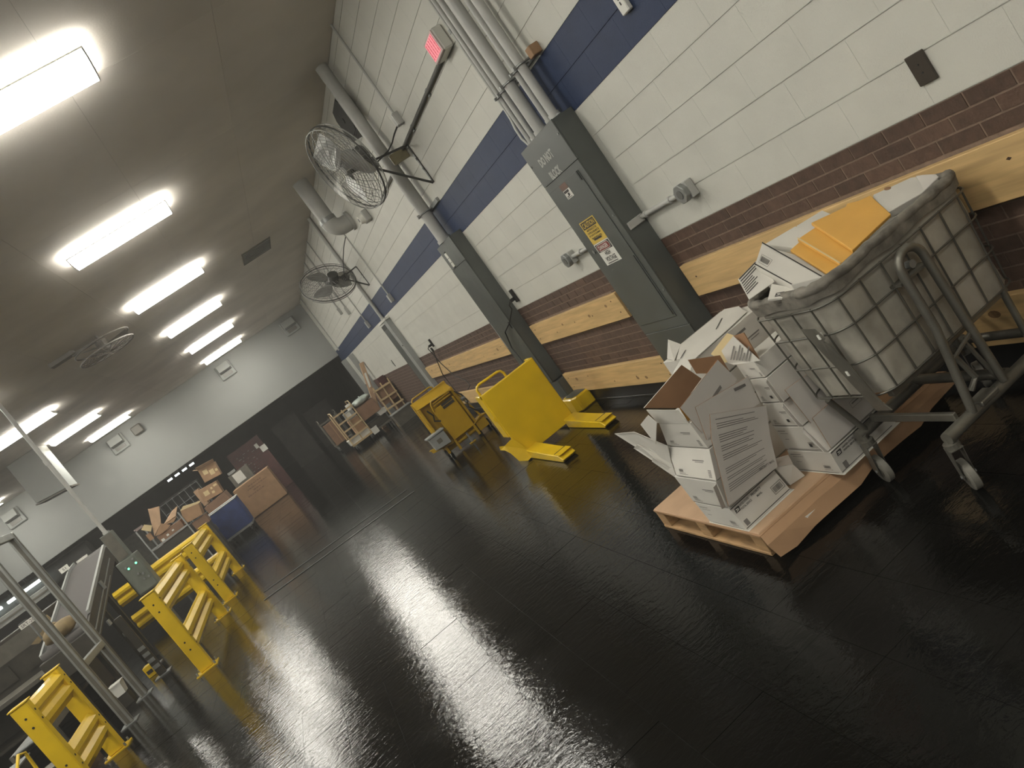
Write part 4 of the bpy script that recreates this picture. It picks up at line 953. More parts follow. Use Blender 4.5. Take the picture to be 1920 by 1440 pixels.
def pq(mb, u0, u1, v0, v1): mb.poly([q2(u0, v0) + cm * .0015, q2(u1, v0) + cm * .0015, q2(u1, v1) + cm * .0015, q2(u0, v1) + cm * .0015])
b = M(); pq(b, .93, .985, .0, 1); pq(b, .0, .05, .0, 1.0)
for u0, u1, v0, v1 in ((.16, .17, .70, .93), (.52, .53, .70, .93), (.16, .53, .70, .705), (.16, .53, .925, .93)): pq(b, u0, u1, v0, v1)
rg = random.Random(6); v = .73
while v < .9: w_ = rg.uniform(.004, .012); pq(b, .24, .45, v, v + w_); v += w_ + rg.uniform(.005, .012)
b.build('print', INK, t)
rt = (q2(.3, .1) - q2(.3, .5)).normalized(); upv = (q2(.0, .3) - q2(.9, .3)).normalized()
text('lettering', 'PRIORITY', t, INK, q2(.30, .30), .085, .020, right=-rt, up=-upv, lift=.002); text('lettering', 'MAIL', t, INK, q2(.47, .34), .045, .016, right=-rt, up=-upv, lift=.002)
o = slab('priority_carton', 'white carton top with a fold line behind the tan mailers in the cart', [(-.673, 2.803, 1.155), (-.527, 2.768, 1.140), (-.53, 2.60, 1.065), (-.66, 2.60, 1.065)], .03, CARTON, 'carton', lift=-.02)
b = M(); c_ = Vector((-.69, 2.70, 1.109))
o = slab('priority_carton', 'pale carton end beyond the fold line, at the back of the cart', [(-.522, 2.766, 1.140), (-.392, 2.742, 1.128), (-.434, 2.60, 1.06), (-.555, 2.60, 1.06)], .03, CARTON, 'carton', lift=-.022)
o = slab('text_sheet', 'white printed sheet sticking out over the cart end', [(-.905, 2.747, 1.13), (-.742, 2.775, 1.140), (-.872, 2.597, 1.063), (-1.001, 2.611, 1.069)], .003, CARTON, 'sheet', lift=-.03)
b = M(); off_ = -cm * .0295; lines_on(b, *[Vector(p) + off_ for p in ((-.935, 2.70, 1.108), (-.79, 2.73, 1.12), (-.742, 2.775, 1.140), (-.905, 2.747, 1.13))], 3, .1, 3, (.7, .95), .03, .001)
lines_on(b, *[Vector(p) + off_ for p in ((-.985, 2.635, 1.079), (-.85, 2.655, 1.088), (-.79, 2.73, 1.12), (-.935, 2.70, 1.108))], 5, .1, 4, (.5, .95), .03, .001); b.build('print', INK, o)
o = slab('priority_carton', 'small white carton corner with dark emblem by the cart rim', [(-.975, 2.545, 1.040), (-.885, 2.60, 1.064), (-.88, 2.49, 1.015), (-.935, 2.485, 1.012)], .012, CARTON, 'carton', lift=-.03)
b1 = M(); b2 = M(); c_ = Vector((-.935, 2.525, 1.030)) - cm * .029; eagle(b1, b2, c_, .034, (Vector((.6, -.75, -.3)).normalized(), Vector((.75, .55, .25)).normalized(), cm)); q_ = b1.build('emblem', INK, o); b2.build('emblem_mark', WLAB, q_)
o = slab('die_cut_carton', 'white die-cut carton with a thumb notch in the cart near the wall', [(-.298, 2.575, 1.052), (-.285, 2.583, 1.056), (-.145, 2.520, 1.028), (-.135, 2.505, 1.021), (-.215, 2.415, .981), (-.24, 2.413, .98), (-.385, 2.448, .996), (-.39, 2.46, 1.0)], .03, CARTON, 'carton', lift=.006)
M().cyl(Vector((-.235, 2.556, 1.044)) + cm * .004, Vector((-.235, 2.556, 1.044)) + cm * .0075, .013, 12).build('thumb_notch', KRAFT, o)
o = slab('grey_carton', 'grey carton wedged in the far corner of the mail cart', [(-.129, 2.51, 1.023), (-.118, 2.49, 1.014), (-.118, 2.41, .99), (-.236, 2.414, .98)], .06, CARTONG, 'carton', lift=.006)
b = M(); b.sheet([Vector(p) + cm * .004 for p in ((-.129, 2.51, 1.023), (-.12, 2.505, 1.02), (-.2, 2.414, .983), (-.236, 2.414, .98))], .002, side=cm); b.build('edge', CARTONG, o)
# filling below, so that the heap has something to lie on
t = thing('parcel', 'plain carton buried in the cart under the mail', 'carton', (-.45, 2.6, .64), 'buried cartons in the mail cart')
M().box(-.80, -.20, 2.46, 2.78, .645, .80).build('body', CARTONG, t, bev=.003); M().box(-.8, -.2, 2.61, 2.63, .8005, .802).build('tape', CREAM, t)
t = thing('parcel', 'second plain carton buried in the cart under the tan mailers', 'carton', (-.45, 2.6, .80), 'buried cartons in the mail cart')
M().hexa([(-.76, 2.47, .803), (-.2, 2.47, .803), (-.2, 2.78, .803), (-.76, 2.78, .803)], [(-.70, 2.50, .90), (-.2, 2.50, .90), (-.2, 2.76, .935), (-.66, 2.76, .935)]).build('body', CARTONG, t, bev=.003)
M().box(-.6, -.58, 2.5, 2.52, .85, .9).build('tape', CREAM, t)

# ================================================================== YELLOW MACHINES
t = thing('lift_plate', 'upright yellow steel lift plate with two forks lying on the floor and a hoop handle', 'lift table', (-.7, 7.4, 0))
M().box(-1.045, -.385, 7.40, 7.425, .05, .797).build('plate', YEL, t, bev=.004)
M().box(-1.06, -.375, 7.425, 7.47, .76, .80).build('top_edge', YEL, t, bev=.004)
M().box(-.405, -.375, 7.425, 7.62, .05, .80).build('side_flange', YEL, t, bev=.003)
M().box(-1.055, -1.03, 7.425, 7.62, .30, .80).build('side_flange', YEL, t, bev=.003)
M().tube([(-1.02, 7.5, .79), (-1.02, 7.5, .86), (-1.0, 7.5, .885), (-.97, 7.5, .895), (-.74, 7.5, .885), (-.71, 7.5, .875), (-.69, 7.5, .84), (-.69, 7.5, .79)], .014, 8).build('hoop_handle', YEL, t, smooth=60)
for x0, x1 in ((-1.0, -.855), (-.50, -.36)):
    f = M(); f.prism([(x0, 7.40, .002), (x0, 7.40, .098), (x0, 6.78, .075), (x0, 6.50, .07), (x0, 6.42, .03), (x0, 6.46, .002)], (x1 - x0, 0, 0)); f = f.build('fork', YEL, t, bev=.006)
    M().prism([(x0 + .004, 6.60, .0735), (x0 + .004, 6.60, .077), (x0 + .004, 6.45, .0765), (x0 + .004, 6.45, .0735)], (x1 - x0 - .008, 0, 0)).build('tip_plate', YEL, f)
    M().box(x0 + .012, x1 - .006, 6.595, 6.612, .0735, .0785).build('tip_slot', SEAM, f)
M().sheet([(-1.04, 7.38, .285), (-1.14, 7.42, .262), (-1.185, 7.44, .288), (-1.195, 7.45, .25), (-1.165, 7.42, .225), (-1.14, 7.40, .17), (-1.12, 7.38, .06), (-1.05, 7.36, .01), (-.98, 7.36, .02), (-.98, 7.38, .10)], .014, side=(0, -1, 0)).build('side_wing', YEL, t)
M().box(-.86, -.5, 7.43, 7.46, .06, .10).build('cross_member', YEL, t, bev=.003)
for x in (-.98, -.45):
    M().box(x - .03, x + .03, 7.47, 7.95, .04, .12).build('rear_leg', YEL, t, bev=.004)
    M().cyl((x - .02, 7.9, .035), (x + .02, 7.9, .035), .0345, 14).build('roller', BLACK, t)
M().box(-1.07, -1.045, 7.43, 7.455, .50, .545).build('stop_lug', YEL, t, bev=.003)
M().box(-.95, -.5, 7.47, 7.56, .35, .7).build('mast_box', YELM, t, bev=.01)

t = thing('pallet_lifter', 'older yellow lifting machine on wheels with a grey control box at its corner', 'lift table', (-.9, 10.6, 0))
M().box(-1.21, -.63, 10.62, 10.66, .06, .905).build('back_plate', YELM, t, bev=.004)
M().sheet([(-1.205, 10.62, .905), (-.64, 10.62, .868), (-.625, 10.5, .77), (-1.201, 10.5, .80)], .012, side=(0, -1, .5)).build('top_plate', YELM, t)
M().tube([(-1.16, 10.7, .88), (-1.16, 10.7, .925), (-1.13, 10.7, .95), (-.84, 10.7, .945), (-.81, 10.7, .925), (-.81, 10.7, .87)], .012, 8).build('hoop_handle', YELM, t, smooth=60)
for x0 in (-1.20, -.66): M().box(x0, x0 + .035, 10.47, 10.62, .06, .79).build('upright', YELM, t, bev=.004)
d = M().box(-1.035, -.685, 10.44, 10.475, .175, .675).build('access_door', mat('machine_door_enamel', (.50, .30, .009), .38, var=.08, scale=4), t, bev=.004)
M().box(-.90, -.715, 10.434, 10.441, .60, .682).build('dark_window', MACH, d)
M().box(-.90, -.72, 10.432, 10.435, .64, .645).build('window_bar', YELM, d)
M().tube([(-1.03, 10.42, .655), (-1.02, 10.38, .76), (-.99, 10.38, .80), (-.70, 10.38, .775), (-.665, 10.38, .75), (-.67, 10.42, .66)], .014, 8).build('loop_handle', YELM, t, smooth=60)
for k, z in enumerate((.70, .735)): M().box(-.98 + .01 * k, -.69, 10.5, 10.53, z, z + .02).build('cross_tube', YELM, t, bev=.003)
for x in (-1.035, -.70): M().box(x - .012, x + .022, 10.44, 10.48, .02, .176).build('front_foot', YELM, t, bev=.003)
M().box(-1.03, -.68, 10.46, 10.48, .10, .13).build('foot_bar', YELM, t, bev=.003)
M().sheet([(-1.06, 10.44, .20), (-1.385, 10.50, .262), (-1.35, 10.9, .20), (-1.06, 10.9, .18)], .012, side=(0, 0, 1)).build('wheel_cover', YELM, t)
M().sheet([(-1.385, 10.50, .262), (-1.06, 10.44, .20), (-1.06, 10.44, .15), (-1.37, 10.5, .20)], .01, side=(0, -1, 0)).build('cover_lip', YELM, t)
M().sheet([(-.685, 10.44, .19), (-.56, 10.44, .23), (-.43, 10.48, .21), (-.40, 10.6, .19), (-.42, 10.9, .18), (-.67, 10.9, .17)], .012, side=(0, 0, 1)).build('wheel_cover', YELM, t)
M().box(-.66, -.50, 10.46, 10.6, .05, .185).build('side_box', YELM, t, bev=.004)
for x in (-1.19, -.50):
    w = M().cyl((x - .035, 10.56, .066), (x + .035, 10.56, .066), .065, 20).build('wheel', BLACK, t, smooth=40)
    M().tube(arc((x, 10.56, .066), .072, -.3, 2.2, 8, (0, -1, 0), (0, 0, -1)), .007, 6).build('wheel_guard', WLAB, t)
for x in (-1.12, -.6): M().cyl((x - .03, 10.95, .06), (x + .03, 10.95, .06), .059, 16).build('wheel', BLACK, t, smooth=40)
M().tube([(-.64, 10.48, .72), (-.58, 10.46, .62), (-.56, 10.46, .50), (-.60, 10.46, .42), (-.55, 10.44, .33), (-.48, 10.45, .25)], .011, 6).build('hose', BLACK, t, smooth=60)
M().tube([(-1.10, 10.46, .72), (-1.07, 10.43, .62), (-1.10, 10.44, .55), (-1.03, 10.43, .50)], .012, 6).build('hose', BLACK, t, smooth=60)
M().tube([(-.62, 10.5, .70), (-.52, 10.5, .20)], .014, 6).build('strut', YELM, t)
M().cyl((-.62, 10.47, .56), (-.56, 10.47, .56), .028, 12).cyl((-.595, 10.47, .50), (-.575, 10.47, .50), .02, 10).build('valve', GALV, t)
c = M().hexa([(-1.33, 10.36, .22), (-1.09, 10.36, .195), (-1.07, 10.52, .2), (-1.32, 10.52, .22)], [(-1.335, 10.36, .405), (-1.09, 10.36, .385), (-1.07, 10.52, .40), (-1.33, 10.52, .42)]).build('control_box', LGREY, t, bev=.006)
M().box(-1.355, -1.07, 10.345, 10.53, .40, .425).build('box_lid', LGREY, c, bev=.004)
M().box(-1.25, -1.18, 10.352, 10.36, .275, .335).build('box_plate', MACHG, c)
M().box(-.86, -.84, 10.40, 10.44, .003, .16).build('jack_screw', GALV, t)
M().box(-.90, -.80, 10.39, 10.45, .001, .012).build('jack_foot', YELM, t)

# ================================================================== FAR CARTS BY THE WALL
def slat_cart(x0, x1, y0, y1, z0, z1, label, m, rows, col=TAN, lean=0.0, wheels=True, loops=()):
    t = thing('stock_cart', label, 'cart', ((x0 + x1) / 2, y0, 0), 'stock carts by the far wall')
    M().box(x0, x1, y0, y1, z0, z0 + .05).build('deck', m, t, bev=.004)
    for x in (x0, (x0 + x1) / 2 - .015, x1 - .03): M().box(x, x + .03, y0 - .03, y0, z0, z1).build('upright', col, t)
    for k in range(rows):
        z = z0 + (z1 - z0) * (k + 1) / (rows + .2)
        M().box(x0, x1, y0 - .045, y0 - .03, z - .03, z + .012).build('slat', col, t)
    for x in (x0, x1 - .03): M().box(x, x + .03, y1, y1 + .03, z0, z1).build('upright', col, t)
    for x in (x0, x1 - .03):
        M().tube([(x + .015, y0 - .015, z1), (x + .015, y0 + .1, z1 + .09), (x + .015, y1 - .1, z1 + .09), (x + .015, y1 + .015, z1)], .014, 6).build('end_hoop', col, t, smooth=60)
    if wheels:
        for x in (x0 + .06, x1 - .06):
            for y in (y0 + .05, y1 - .05):
                M().cyl((x - .02, y, .062), (x + .02, y, .062), .061, 14).build('wheel', BLACK, t)
                M().box(x - .028, x + .028, y - .015, y + .015, .06, z0).build('fork', GALV, t)
    return t
slat_cart(-1.66, -1.05, 20.8, 21.9, .16, 1.14, 'tan slatted stock cart in front with a large brown carton and clear wrap', TAN, 4)
t = thing('carton', 'large dull brown carton hanging over the side of the tan slatted cart', 'carton', (-.8, 21.2, .48), 'cartons on the stock carts')
M().hexa([(-1.03, 20.86, .535), (-.50, 20.80, .545), (-.50, 21.4, .545), (-1.03, 21.4, .535)], [(-1.02, 20.86, .90), (-.51, 20.80, .93), (-.51, 21.4, .93), (-1.02, 21.4, .90)]).build('body', CARDD, t, bev=.004)
M().box(-1.02, -.52, 21.1, 21.16, .915, .932).build('tape', CARD, t)
t = thing('platform_cart', 'low dark platform carrying white trays beside the tan slatted cart', 'cart', (-.75, 21, 0), 'stock carts by the far wall')
M().box(-1.02, -.42, 20.75, 21.7, .14, .19).build('deck', MACHG, t)
for x, y in ((-.95, 20.85), (-.5, 20.85), (-.95, 21.6), (-.5, 21.6)): M().cyl((x - .02, y, .065), (x + .02, y, .065), .064, 12).build('wheel', BLACK, t); M().box(x - .02, x + .02, y - .02, y + .02, .12, .14).build('stem', GALV, t)
M().box(-.99, -.47, 20.8, 21.6, .192, .40).build('bin', MACH, t, bev=.004)
t = thing('mail_tray', 'white mail tray end on the low dark platform nearest the yellow machine', 'tray', (-.5, 20.8, .2), 'white trays on the carts')
M().hexa([(-.62, 20.70, .41), (-.42, 20.70, .41), (-.42, 21.4, .41), (-.62, 21.4, .41)], [(-.64, 20.68, .52), (-.40, 20.68, .52), (-.40, 21.42, .52), (-.64, 21.42, .52)]).build('tray_body', WLAB, t); M().box(-.65, -.39, 20.67, 21.43, .52, .532).build('rim', WLAB, t)
t = thing('mail_tray', 'white mail tray low at the foot of the dark platform', 'tray', (-.95, 20.8, .19), 'white trays on the carts')
M().box(-1.05, -.88, 20.66, 20.74, .10, .27).build('tray_body', WLAB, t); M().box(-1.06, -.87, 20.65, 20.75, .27, .282).build('rim', WLAB, t)
t = thing('mail_tray', 'long white mail tray on the deck of the tan slatted cart', 'tray', (-1.35, 20.9, .21), 'white trays on the carts')
M().hexa([(-1.70, 20.87, .212), (-1.08, 20.87, .212), (-1.08, 21.3, .212), (-1.70, 21.3, .212)], [(-1.71, 20.86, .35), (-1.07, 20.86, .35), (-1.07, 21.31, .35), (-1.71, 21.31, .35)]).build('tray_body', WLAB, t); M().box(-1.72, -1.06, 20.85, 21.32, .35, .362).build('rim', WLAB, t)
t = thing('brown_carton', 'medium brown carton inside the tan slatted cart above the tray', 'carton', (-1.3, 21.2, .37), 'cartons on the stock carts')
M().box(-1.38, -1.08, 20.9, 21.5, .364, .78).build('body', CARD, t, bev=.004); M().box(-1.37, -1.09, 21.17, 21.22, .78, .783).build('tape', CARDL, t)
rgw = random.Random(9)
def lump(name, label, cat, c, rad, m, seed, group=None, sq=1.0):
    t = thing(name, label, cat, (c[0], c[1], c[2] - rad[2]), group)
    rings = []; rg = random.Random(seed); ph = [rg.uniform(0, 6.28) for _ in range(6)]
    for i in range(1, 10):
        th = math.pi * i / 10; ring = []
        for k in range(20):
            a = 2 * math.pi * k / 20
            f = 1 + .10 * math.sin(3 * a + ph[0] + i * .4) + .07 * math.sin(5 * a + ph[1] - i * .7) + .05 * math.sin(9 * a + ph[2] + i)
            ring.append((c[0] + rad[0] * math.sin(th) ** .7 * math.cos(a) * f, c[1] + rad[1] * math.sin(th) ** .7 * math.sin(a) * f, c[2] - rad[2] * math.cos(th)))
        rings.append(ring)
    M().loft(rings, True, True).build('bulk', m, t, smooth=60)
    M().tube([(c[0], c[1], c[2] + rad[2] * .93), (c[0] + .02, c[1], c[2] + rad[2] * 1.08)], [.04, .02], 8).build('gathered_neck', m, t)
    return t
lump('plastic_bundle', 'bundle of clear wrapped plastic piled on the cart cartons', 'bundle', (-.76, 21.1, 1.035), (.27, .25, .098), PLAS, 3)
t = thing('letter_tray', 'pale box with wrapped papers at the top corner of the tan slatted cart', 'box', (-1.28, 21.1, .79))
M().box(-1.37, -1.10, 20.92, 21.4, .786, 1.0).build('body', LGREY, t, bev=.004); M().box(-1.36, -1.2, 20.915, 20.92, .86, .98).build('label', WLAB, t); M().cyl((-1.12, 21.0, 1.0), (-1.12, 21.0, 1.16), .085, 16).build('roll', WLAB, t, smooth=40)
# cart at the very back with a flat brown carton
slat_cart(-1.93, -1.30, 24.2, 25.0, .20, 1.10, 'dark wire cart at the back carrying a flat brown carton', MACHG, 3, MACHG)
t = thing('flat_carton', 'flat brown carton propped against the dark wire cart', 'carton', (-1.65, 24.1, .25), 'cartons on the stock carts')
M().box(-1.88, -1.45, 24.02, 24.12, .255, .97).build('body', CARDD, t, bev=.004); M().box(-1.68, -1.65, 24.017, 24.02, .26, .965).build('tape', CARD, t)
# slatted frame leaning at the wall, and tubes
t = thing('shelf_frame', 'tan slatted shelf frame standing against the far brick', 'shelf', (-.3, 19.5, .0))
for k in range(3):
    x = -.50 + k * .215; M().hexa([(x - .06, 19.48, .002), (x - .03, 19.48, .002), (x - .03, 19.51, .002), (x - .06, 19.51, .002)], [(x, 19.48, 1.15), (x + .03, 19.48, 1.15), (x + .03, 19.51, 1.15), (x, 19.51, 1.15)]).build('upright', TAN, t)
for k in range(3):
    z = .50 + k * .27; M().hexa([(-.54, 19.44, z - .01), (-.05, 19.44, z - .04), (-.05, 19.47, z - .04), (-.54, 19.47, z - .01)], [(-.54, 19.44, z + .035), (-.05, 19.44, z + .005), (-.05, 19.47, z + .005), (-.54, 19.47, z + .035)]).build('slat', TAN, t)
M().box(-.50, -.08, 19.52, 19.9, .62, 1.05).build('back_bin', CARDD, t)
t = thing('grey_bin', 'grey plastic bin at the foot of the slatted shelf frame', 'bin', (-.2, 19.3, 0))
M().hexa([(-.55, 19.0, .002), (-.06, 19.0, .002), (-.06, 19.4, .002), (-.55, 19.4, .002)], [(-.58, 18.95, .34), (-.03, 18.95, .34), (-.03, 19.43, .34), (-.58, 19.43, .34)]).build('bin_body', MACHG, t); M().box(-.59, -.02, 18.93, 19.43, .34, .355).build('rim', LGREY, t)
t = thing('red_crate', 'dull red crate behind the slatted shelf frame', 'crate', (-.12, 20.0, 0))
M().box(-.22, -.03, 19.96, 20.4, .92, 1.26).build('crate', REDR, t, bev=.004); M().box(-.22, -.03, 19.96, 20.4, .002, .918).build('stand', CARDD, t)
t = thing('long_tube_carton', 'tall pale shipping tube carton leaning by the carts against the wall', 'carton', (-.3, 20.9, .3))
M().hexa([(-.70, 21.75, .002), (-.57, 21.75, .002), (-.57, 21.9, .002), (-.70, 21.9, .002)], [(-.125, 21.75, 1.85), (-.008, 21.75, 1.83), (-.008, 21.9, 1.83), (-.125, 21.9, 1.85)]).build('tube_body', CARDL, t, bev=.004)
M().hexa([(-.31, 21.74, 1.15), (-.25, 21.74, 1.15), (-.25, 21.75, 1.15), (-.31, 21.75, 1.15)], [(-.19, 21.74, 1.55), (-.13, 21.74, 1.55), (-.13, 21.75, 1.55), (-.19, 21.75, 1.55)]).build('label', WLAB, t)

# ================================================================== FAR BOXES, HAMPERS, RACKS
t = thing('bulk_carton', 'huge brown carton on the floor printed with lines of dark lettering', 'carton', (-4.4, 23.9, 0))
M().box(-5.02, -3.85, 23.9, 24.9, .012, .99).build('body', CARD, t, bev=.008)
M().box(-5.0, -3.9, 23.95, 24.85, .0, .012).build('pallet_pad', CARDD, t)
b = M()
for k, (u0, u1) in enumerate(((.36, .74), (.30, .86), (.42, .60), (.22, .62))):
    x = -5.02 + 1.17 * u0; rg = random.Random(k)
    while x < -5.02 + 1.17 * u1: w_ = rg.uniform(.03, .08); b.box(x, x + w_, 23.896, 23.899, .84 - k * .085, .875 - k * .085); x += w_ + .018
b.build('printed_lettering', CARDD, t)
M().box(-4.45, -4.40, 23.897, 24.9, .985, .992).build('tape', CARDL, t)
t = thing('canvas_hamper', 'blue canvas hamper with a white rim beside the huge brown carton', 'hamper', (-5.1, 20.6, 0))
hx0, hx1, hy0, hy1 = -5.57, -4.74, 20.6, 21.5
M().loft([rr(hx0 + .05, hx1 - .02, hy0 + .03, hy1 - .03, .05, .22), rr(hx0 + .02, hx1, hy0, hy1, .05, .5), rr(hx0, hx1, hy0, hy1, .05, .95), rr(hx0 + .02, hx1 - .02, hy0 + .02, hy1 - .02, .05, .95), rr(hx0 + .05, hx1 - .04, hy0 + .04, hy1 - .04, .05, .4)], False, True).build('canvas_body', BLUEC, t, smooth=50)
M().tube([Vector(p) for p in rr(hx0, hx1, hy0, hy1, .05, .955)], .016, 8, True).build('rim', WLAB, t)
M().box(hx0 + .04, hx1 - .02, hy0 + .03, hy1 - .03, .16, .215).build('frame', GALV, t, bev=.004)
M().box(hx0 - .02, hx0 + .10, hy0 - .02, hy0 + .02, .56, .72).build('corner_bracket', MACHG, t)
for x in (hx0 + .12, hx1 - .12):
    for y in (hy0 + .12, hy1 - .12): M().cyl((x - .02, y, .07), (x + .02, y, .07), .069, 12).build('wheel', BLACK, t); M().box(x - .025, x + .025, y - .02, y + .02, .1, .16).build('fork', GALV, t)
def carton(label, x0, x1, y0, y1, z0, z1, m=CARD, labels=(), yaw=0.0, group='cartons heaped by the hampers', flaps=False, name='carton'):
    t = thing(name, label, 'carton', ((x0 + x1) / 2, (y0 + y1) / 2, z0), group)
    M().box(x0, x1, y0, y1, z0 + .001, z1).build('body', m, t, bev=.004)
    M().box(x0 + .01, x1 - .01, (y0 + y1) / 2 - .025, (y0 + y1) / 2 + .025, z1, z1 + .002).build('tape', CARDL, t)
    for (u, v, w, h) in labels: M().box(x0 + (x1 - x0) * u, x0 + (x1 - x0) * (u + w), y0 - .003, y0, z0 + (z1 - z0) * v, z0 + (z1 - z0) * (v + h)).build('label', CREAM if m is CARD else WLAB, t)
    if flaps:
        M().sheet([(x0, y0, z1), (x1, y0, z1), (x1 + .02, y0 - .1, z1 + .09), (x0 - .02, y0 - .1, z1 + .09)], .005, side=(0, -1, 1)).build('flap', CARDL, t)
        M().sheet([(x0, y0, z1), (x0, y1, z1), (x0 - .12, y1, z1 + .06), (x0 - .12, y0, z1 + .06)], .005, side=(0, 0, 1)).build('flap', CARDL, t)
    t.rotation_euler[1] = yaw
    return t
t = thing('cart_platform', 'low platform cart carrying the heap of brown cartons behind the blue hamper', 'cart', (-5.4, 22.4, 0))
M().box(-6.0, -4.95, 22.0, 22.9, .25, .32).build('deck', MACHG, t, bev=.004)
for x, y in ((-5.9, 22.1), (-5.05, 22.1), (-5.9, 22.8), (-5.05, 22.8)): M().cyl((x - .02, y, .09), (x + .02, y, .09), .088, 12).build('wheel', BLACK, t); M().box(x - .025, x + .025, y - .02, y + .02, .12, .25).build('fork', GALV, t)
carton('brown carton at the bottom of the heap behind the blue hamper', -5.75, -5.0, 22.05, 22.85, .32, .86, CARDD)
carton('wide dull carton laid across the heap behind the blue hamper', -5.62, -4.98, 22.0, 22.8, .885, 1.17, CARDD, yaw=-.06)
carton('brown carton with one large and three small labels, under the topmost one', -5.55, -5.03, 22.1, 22.6, 1.235, 1.58, CARD, ((.18, .36, .26, .36), (.58, .62, .10, .16), (.55, .28, .14, .18), (.76, .70, .18, .16)), yaw=.12)
carton('topmost brown carton of the heap with three pale labels and a torn lid', -5.24, -4.78, 22.1, 22.5, 1.645, 2.02, CARD, ((.18, .48, .26, .34), (.50, .26, .26, .38), (.82, .36, .14, .18)), yaw=.14, flaps=True)
carton('brown carton leaning behind the labelled ones, plain', -5.66, -5.52, 22.5, 22.9, 1.17, 1.66, CARDL)
t = thing('box_hamper', 'pale pink framed hamper piled with torn brown cartons behind the yellow guard', 'hamper', (-6.4, 19.6, 0))
bx0, bx1, by0, by1 = -6.72, -5.75, 19.3, 20.2
for x in (bx0, bx1 - .03):
    for y in (by0, by1 - .03): M().box(x, x + .03, y, y + .03, .12, 1.72 if x == bx0 else 1.5).build('post', LGREY, t)
M().box(bx0, bx0 + .035, by0, by1, 1.69, 1.75).build('end_rail', mat('pinkish_rail', (.36, .29, .28), .5), t); M().box(bx0, bx1, by0 - .004, by0 + .03, 1.12, 1.16).build('side_rail', LGREY, t); M().box(bx0, bx1, by0, by1, .12, .18).build('deck', MACHG, t)
M().hexa([(bx0 + .03, by0 + .03, .18), (bx1 - .03, by0 + .03, .18), (bx1 - .03, by1 - .03, .18), (bx0 + .03, by1 - .03, .18)], [(bx0 + .03, by0 + .03, 1.10), (bx1 - .03, by0 + .03, 1.10), (bx1 - .03, by1 - .03, 1.10), (bx0 + .03, by1 - .03, 1.10)]).build('bin_body', MACH, t)
for x in (bx0 + .1, bx1 - .1): M().cyl((x - .02, by0 + .1, .06), (x + .02, by0 + .1, .06), .059, 12).cyl((x - .02, by1 - .1, .06), (x + .02, by1 - .1, .06), .059, 12).build('wheel', BLACK, t)
carton('dull brown carton low in the pale framed hamper with bits of white on it', -6.45, -5.85, 19.4, 19.9, 1.103, 1.33, CARDD, ((.30, .40, .09, .2), (.55, .5, .08, .16), (.05, .2, .12, .3)), group='cartons in the pale framed hamper')
t = thing('torn_carton', 'tall torn brown carton panel standing up in the pale framed hamper', 'carton', (-6.3, 19.5, 1.33), 'cartons in the pale framed hamper')
M().sheet([(-6.47, 19.38, 1.38), (-6.20, 19.38, 1.52), (-6.02, 19.5, 1.86), (-6.20, 19.5, 1.93), (-6.24, 19.5, 1.96)], .02, side=(0, -1, 0)).build('panel', CARDL, t); M().sheet([(-6.20, 19.37, 1.52), (-6.05, 19.37, 1.36), (-6.28, 19.36, 1.32), (-6.46, 19.37, 1.36)], .015, side=(0, -1, 0)).build('panel_foot', CARD, t)
t = thing('torn_carton', 'folded brown flap lying beside the tall torn panel', 'carton', (-6.0, 19.5, 1.34), 'cartons in the pale framed hamper')
M().sheet([(-6.18, 19.4, 1.46), (-5.86, 19.4, 1.46), (-5.72, 19.5, 1.62), (-5.88, 19.5, 1.60)], .012, side=(0, -1, 0)).build('panel', CARDL, t); M().sheet([(-6.16, 19.41, 1.45), (-5.98, 19.41, 1.37), (-5.85, 19.41, 1.44), (-5.86, 19.4, 1.455)], .01, side=(0, -1, 0)).build('fold', CARD, t)
t = thing('torn_carton', 'brown carton with a bright cut edge at the near corner of the pale framed hamper', 'carton', (-5.5, 19.5, 1.18), 'cartons in the pale framed hamper')
M().hexa([(-5.82, 19.35, 1.18), (-5.38, 19.35, 1.12), (-5.38, 19.8, 1.12), (-5.82, 19.8, 1.18)], [(-5.70, 19.35, 1.50), (-5.30, 19.35, 1.42), (-5.30, 19.8, 1.42), (-5.70, 19.8, 1.50)]).build('body', CARD, t, bev=.004); M().sheet([(-5.72, 19.34, 1.49), (-5.60, 19.34, 1.54), (-5.22, 19.34, 1.40), (-5.30, 19.34, 1.385)], .02, side=(0, -1, 0)).build('cut_edge', CREAM, t)
t = thing('packing_stand', 'dull stand under the brown carton with the bright cut edge', 'stand', (-5.5, 19.5, 0))
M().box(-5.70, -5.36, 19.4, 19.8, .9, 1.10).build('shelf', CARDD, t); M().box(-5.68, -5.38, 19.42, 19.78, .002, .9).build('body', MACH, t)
t = thing('white_sheet', 'crumpled white paper at the corner of the pale framed hamper', 'paper', (-6.55, 19.4, 1.5), None)
M().sheet([(-6.60, 19.33, 1.66), (-6.48, 19.33, 1.72), (-6.36, 19.33, 1.60), (-6.46, 19.33, 1.50)], .004, side=(0, -1, 0)).build('paper', CREAM, t); M().box(-6.62, -6.52, 19.44, 19.5, 1.335, 1.5).build('card', CARD, t)

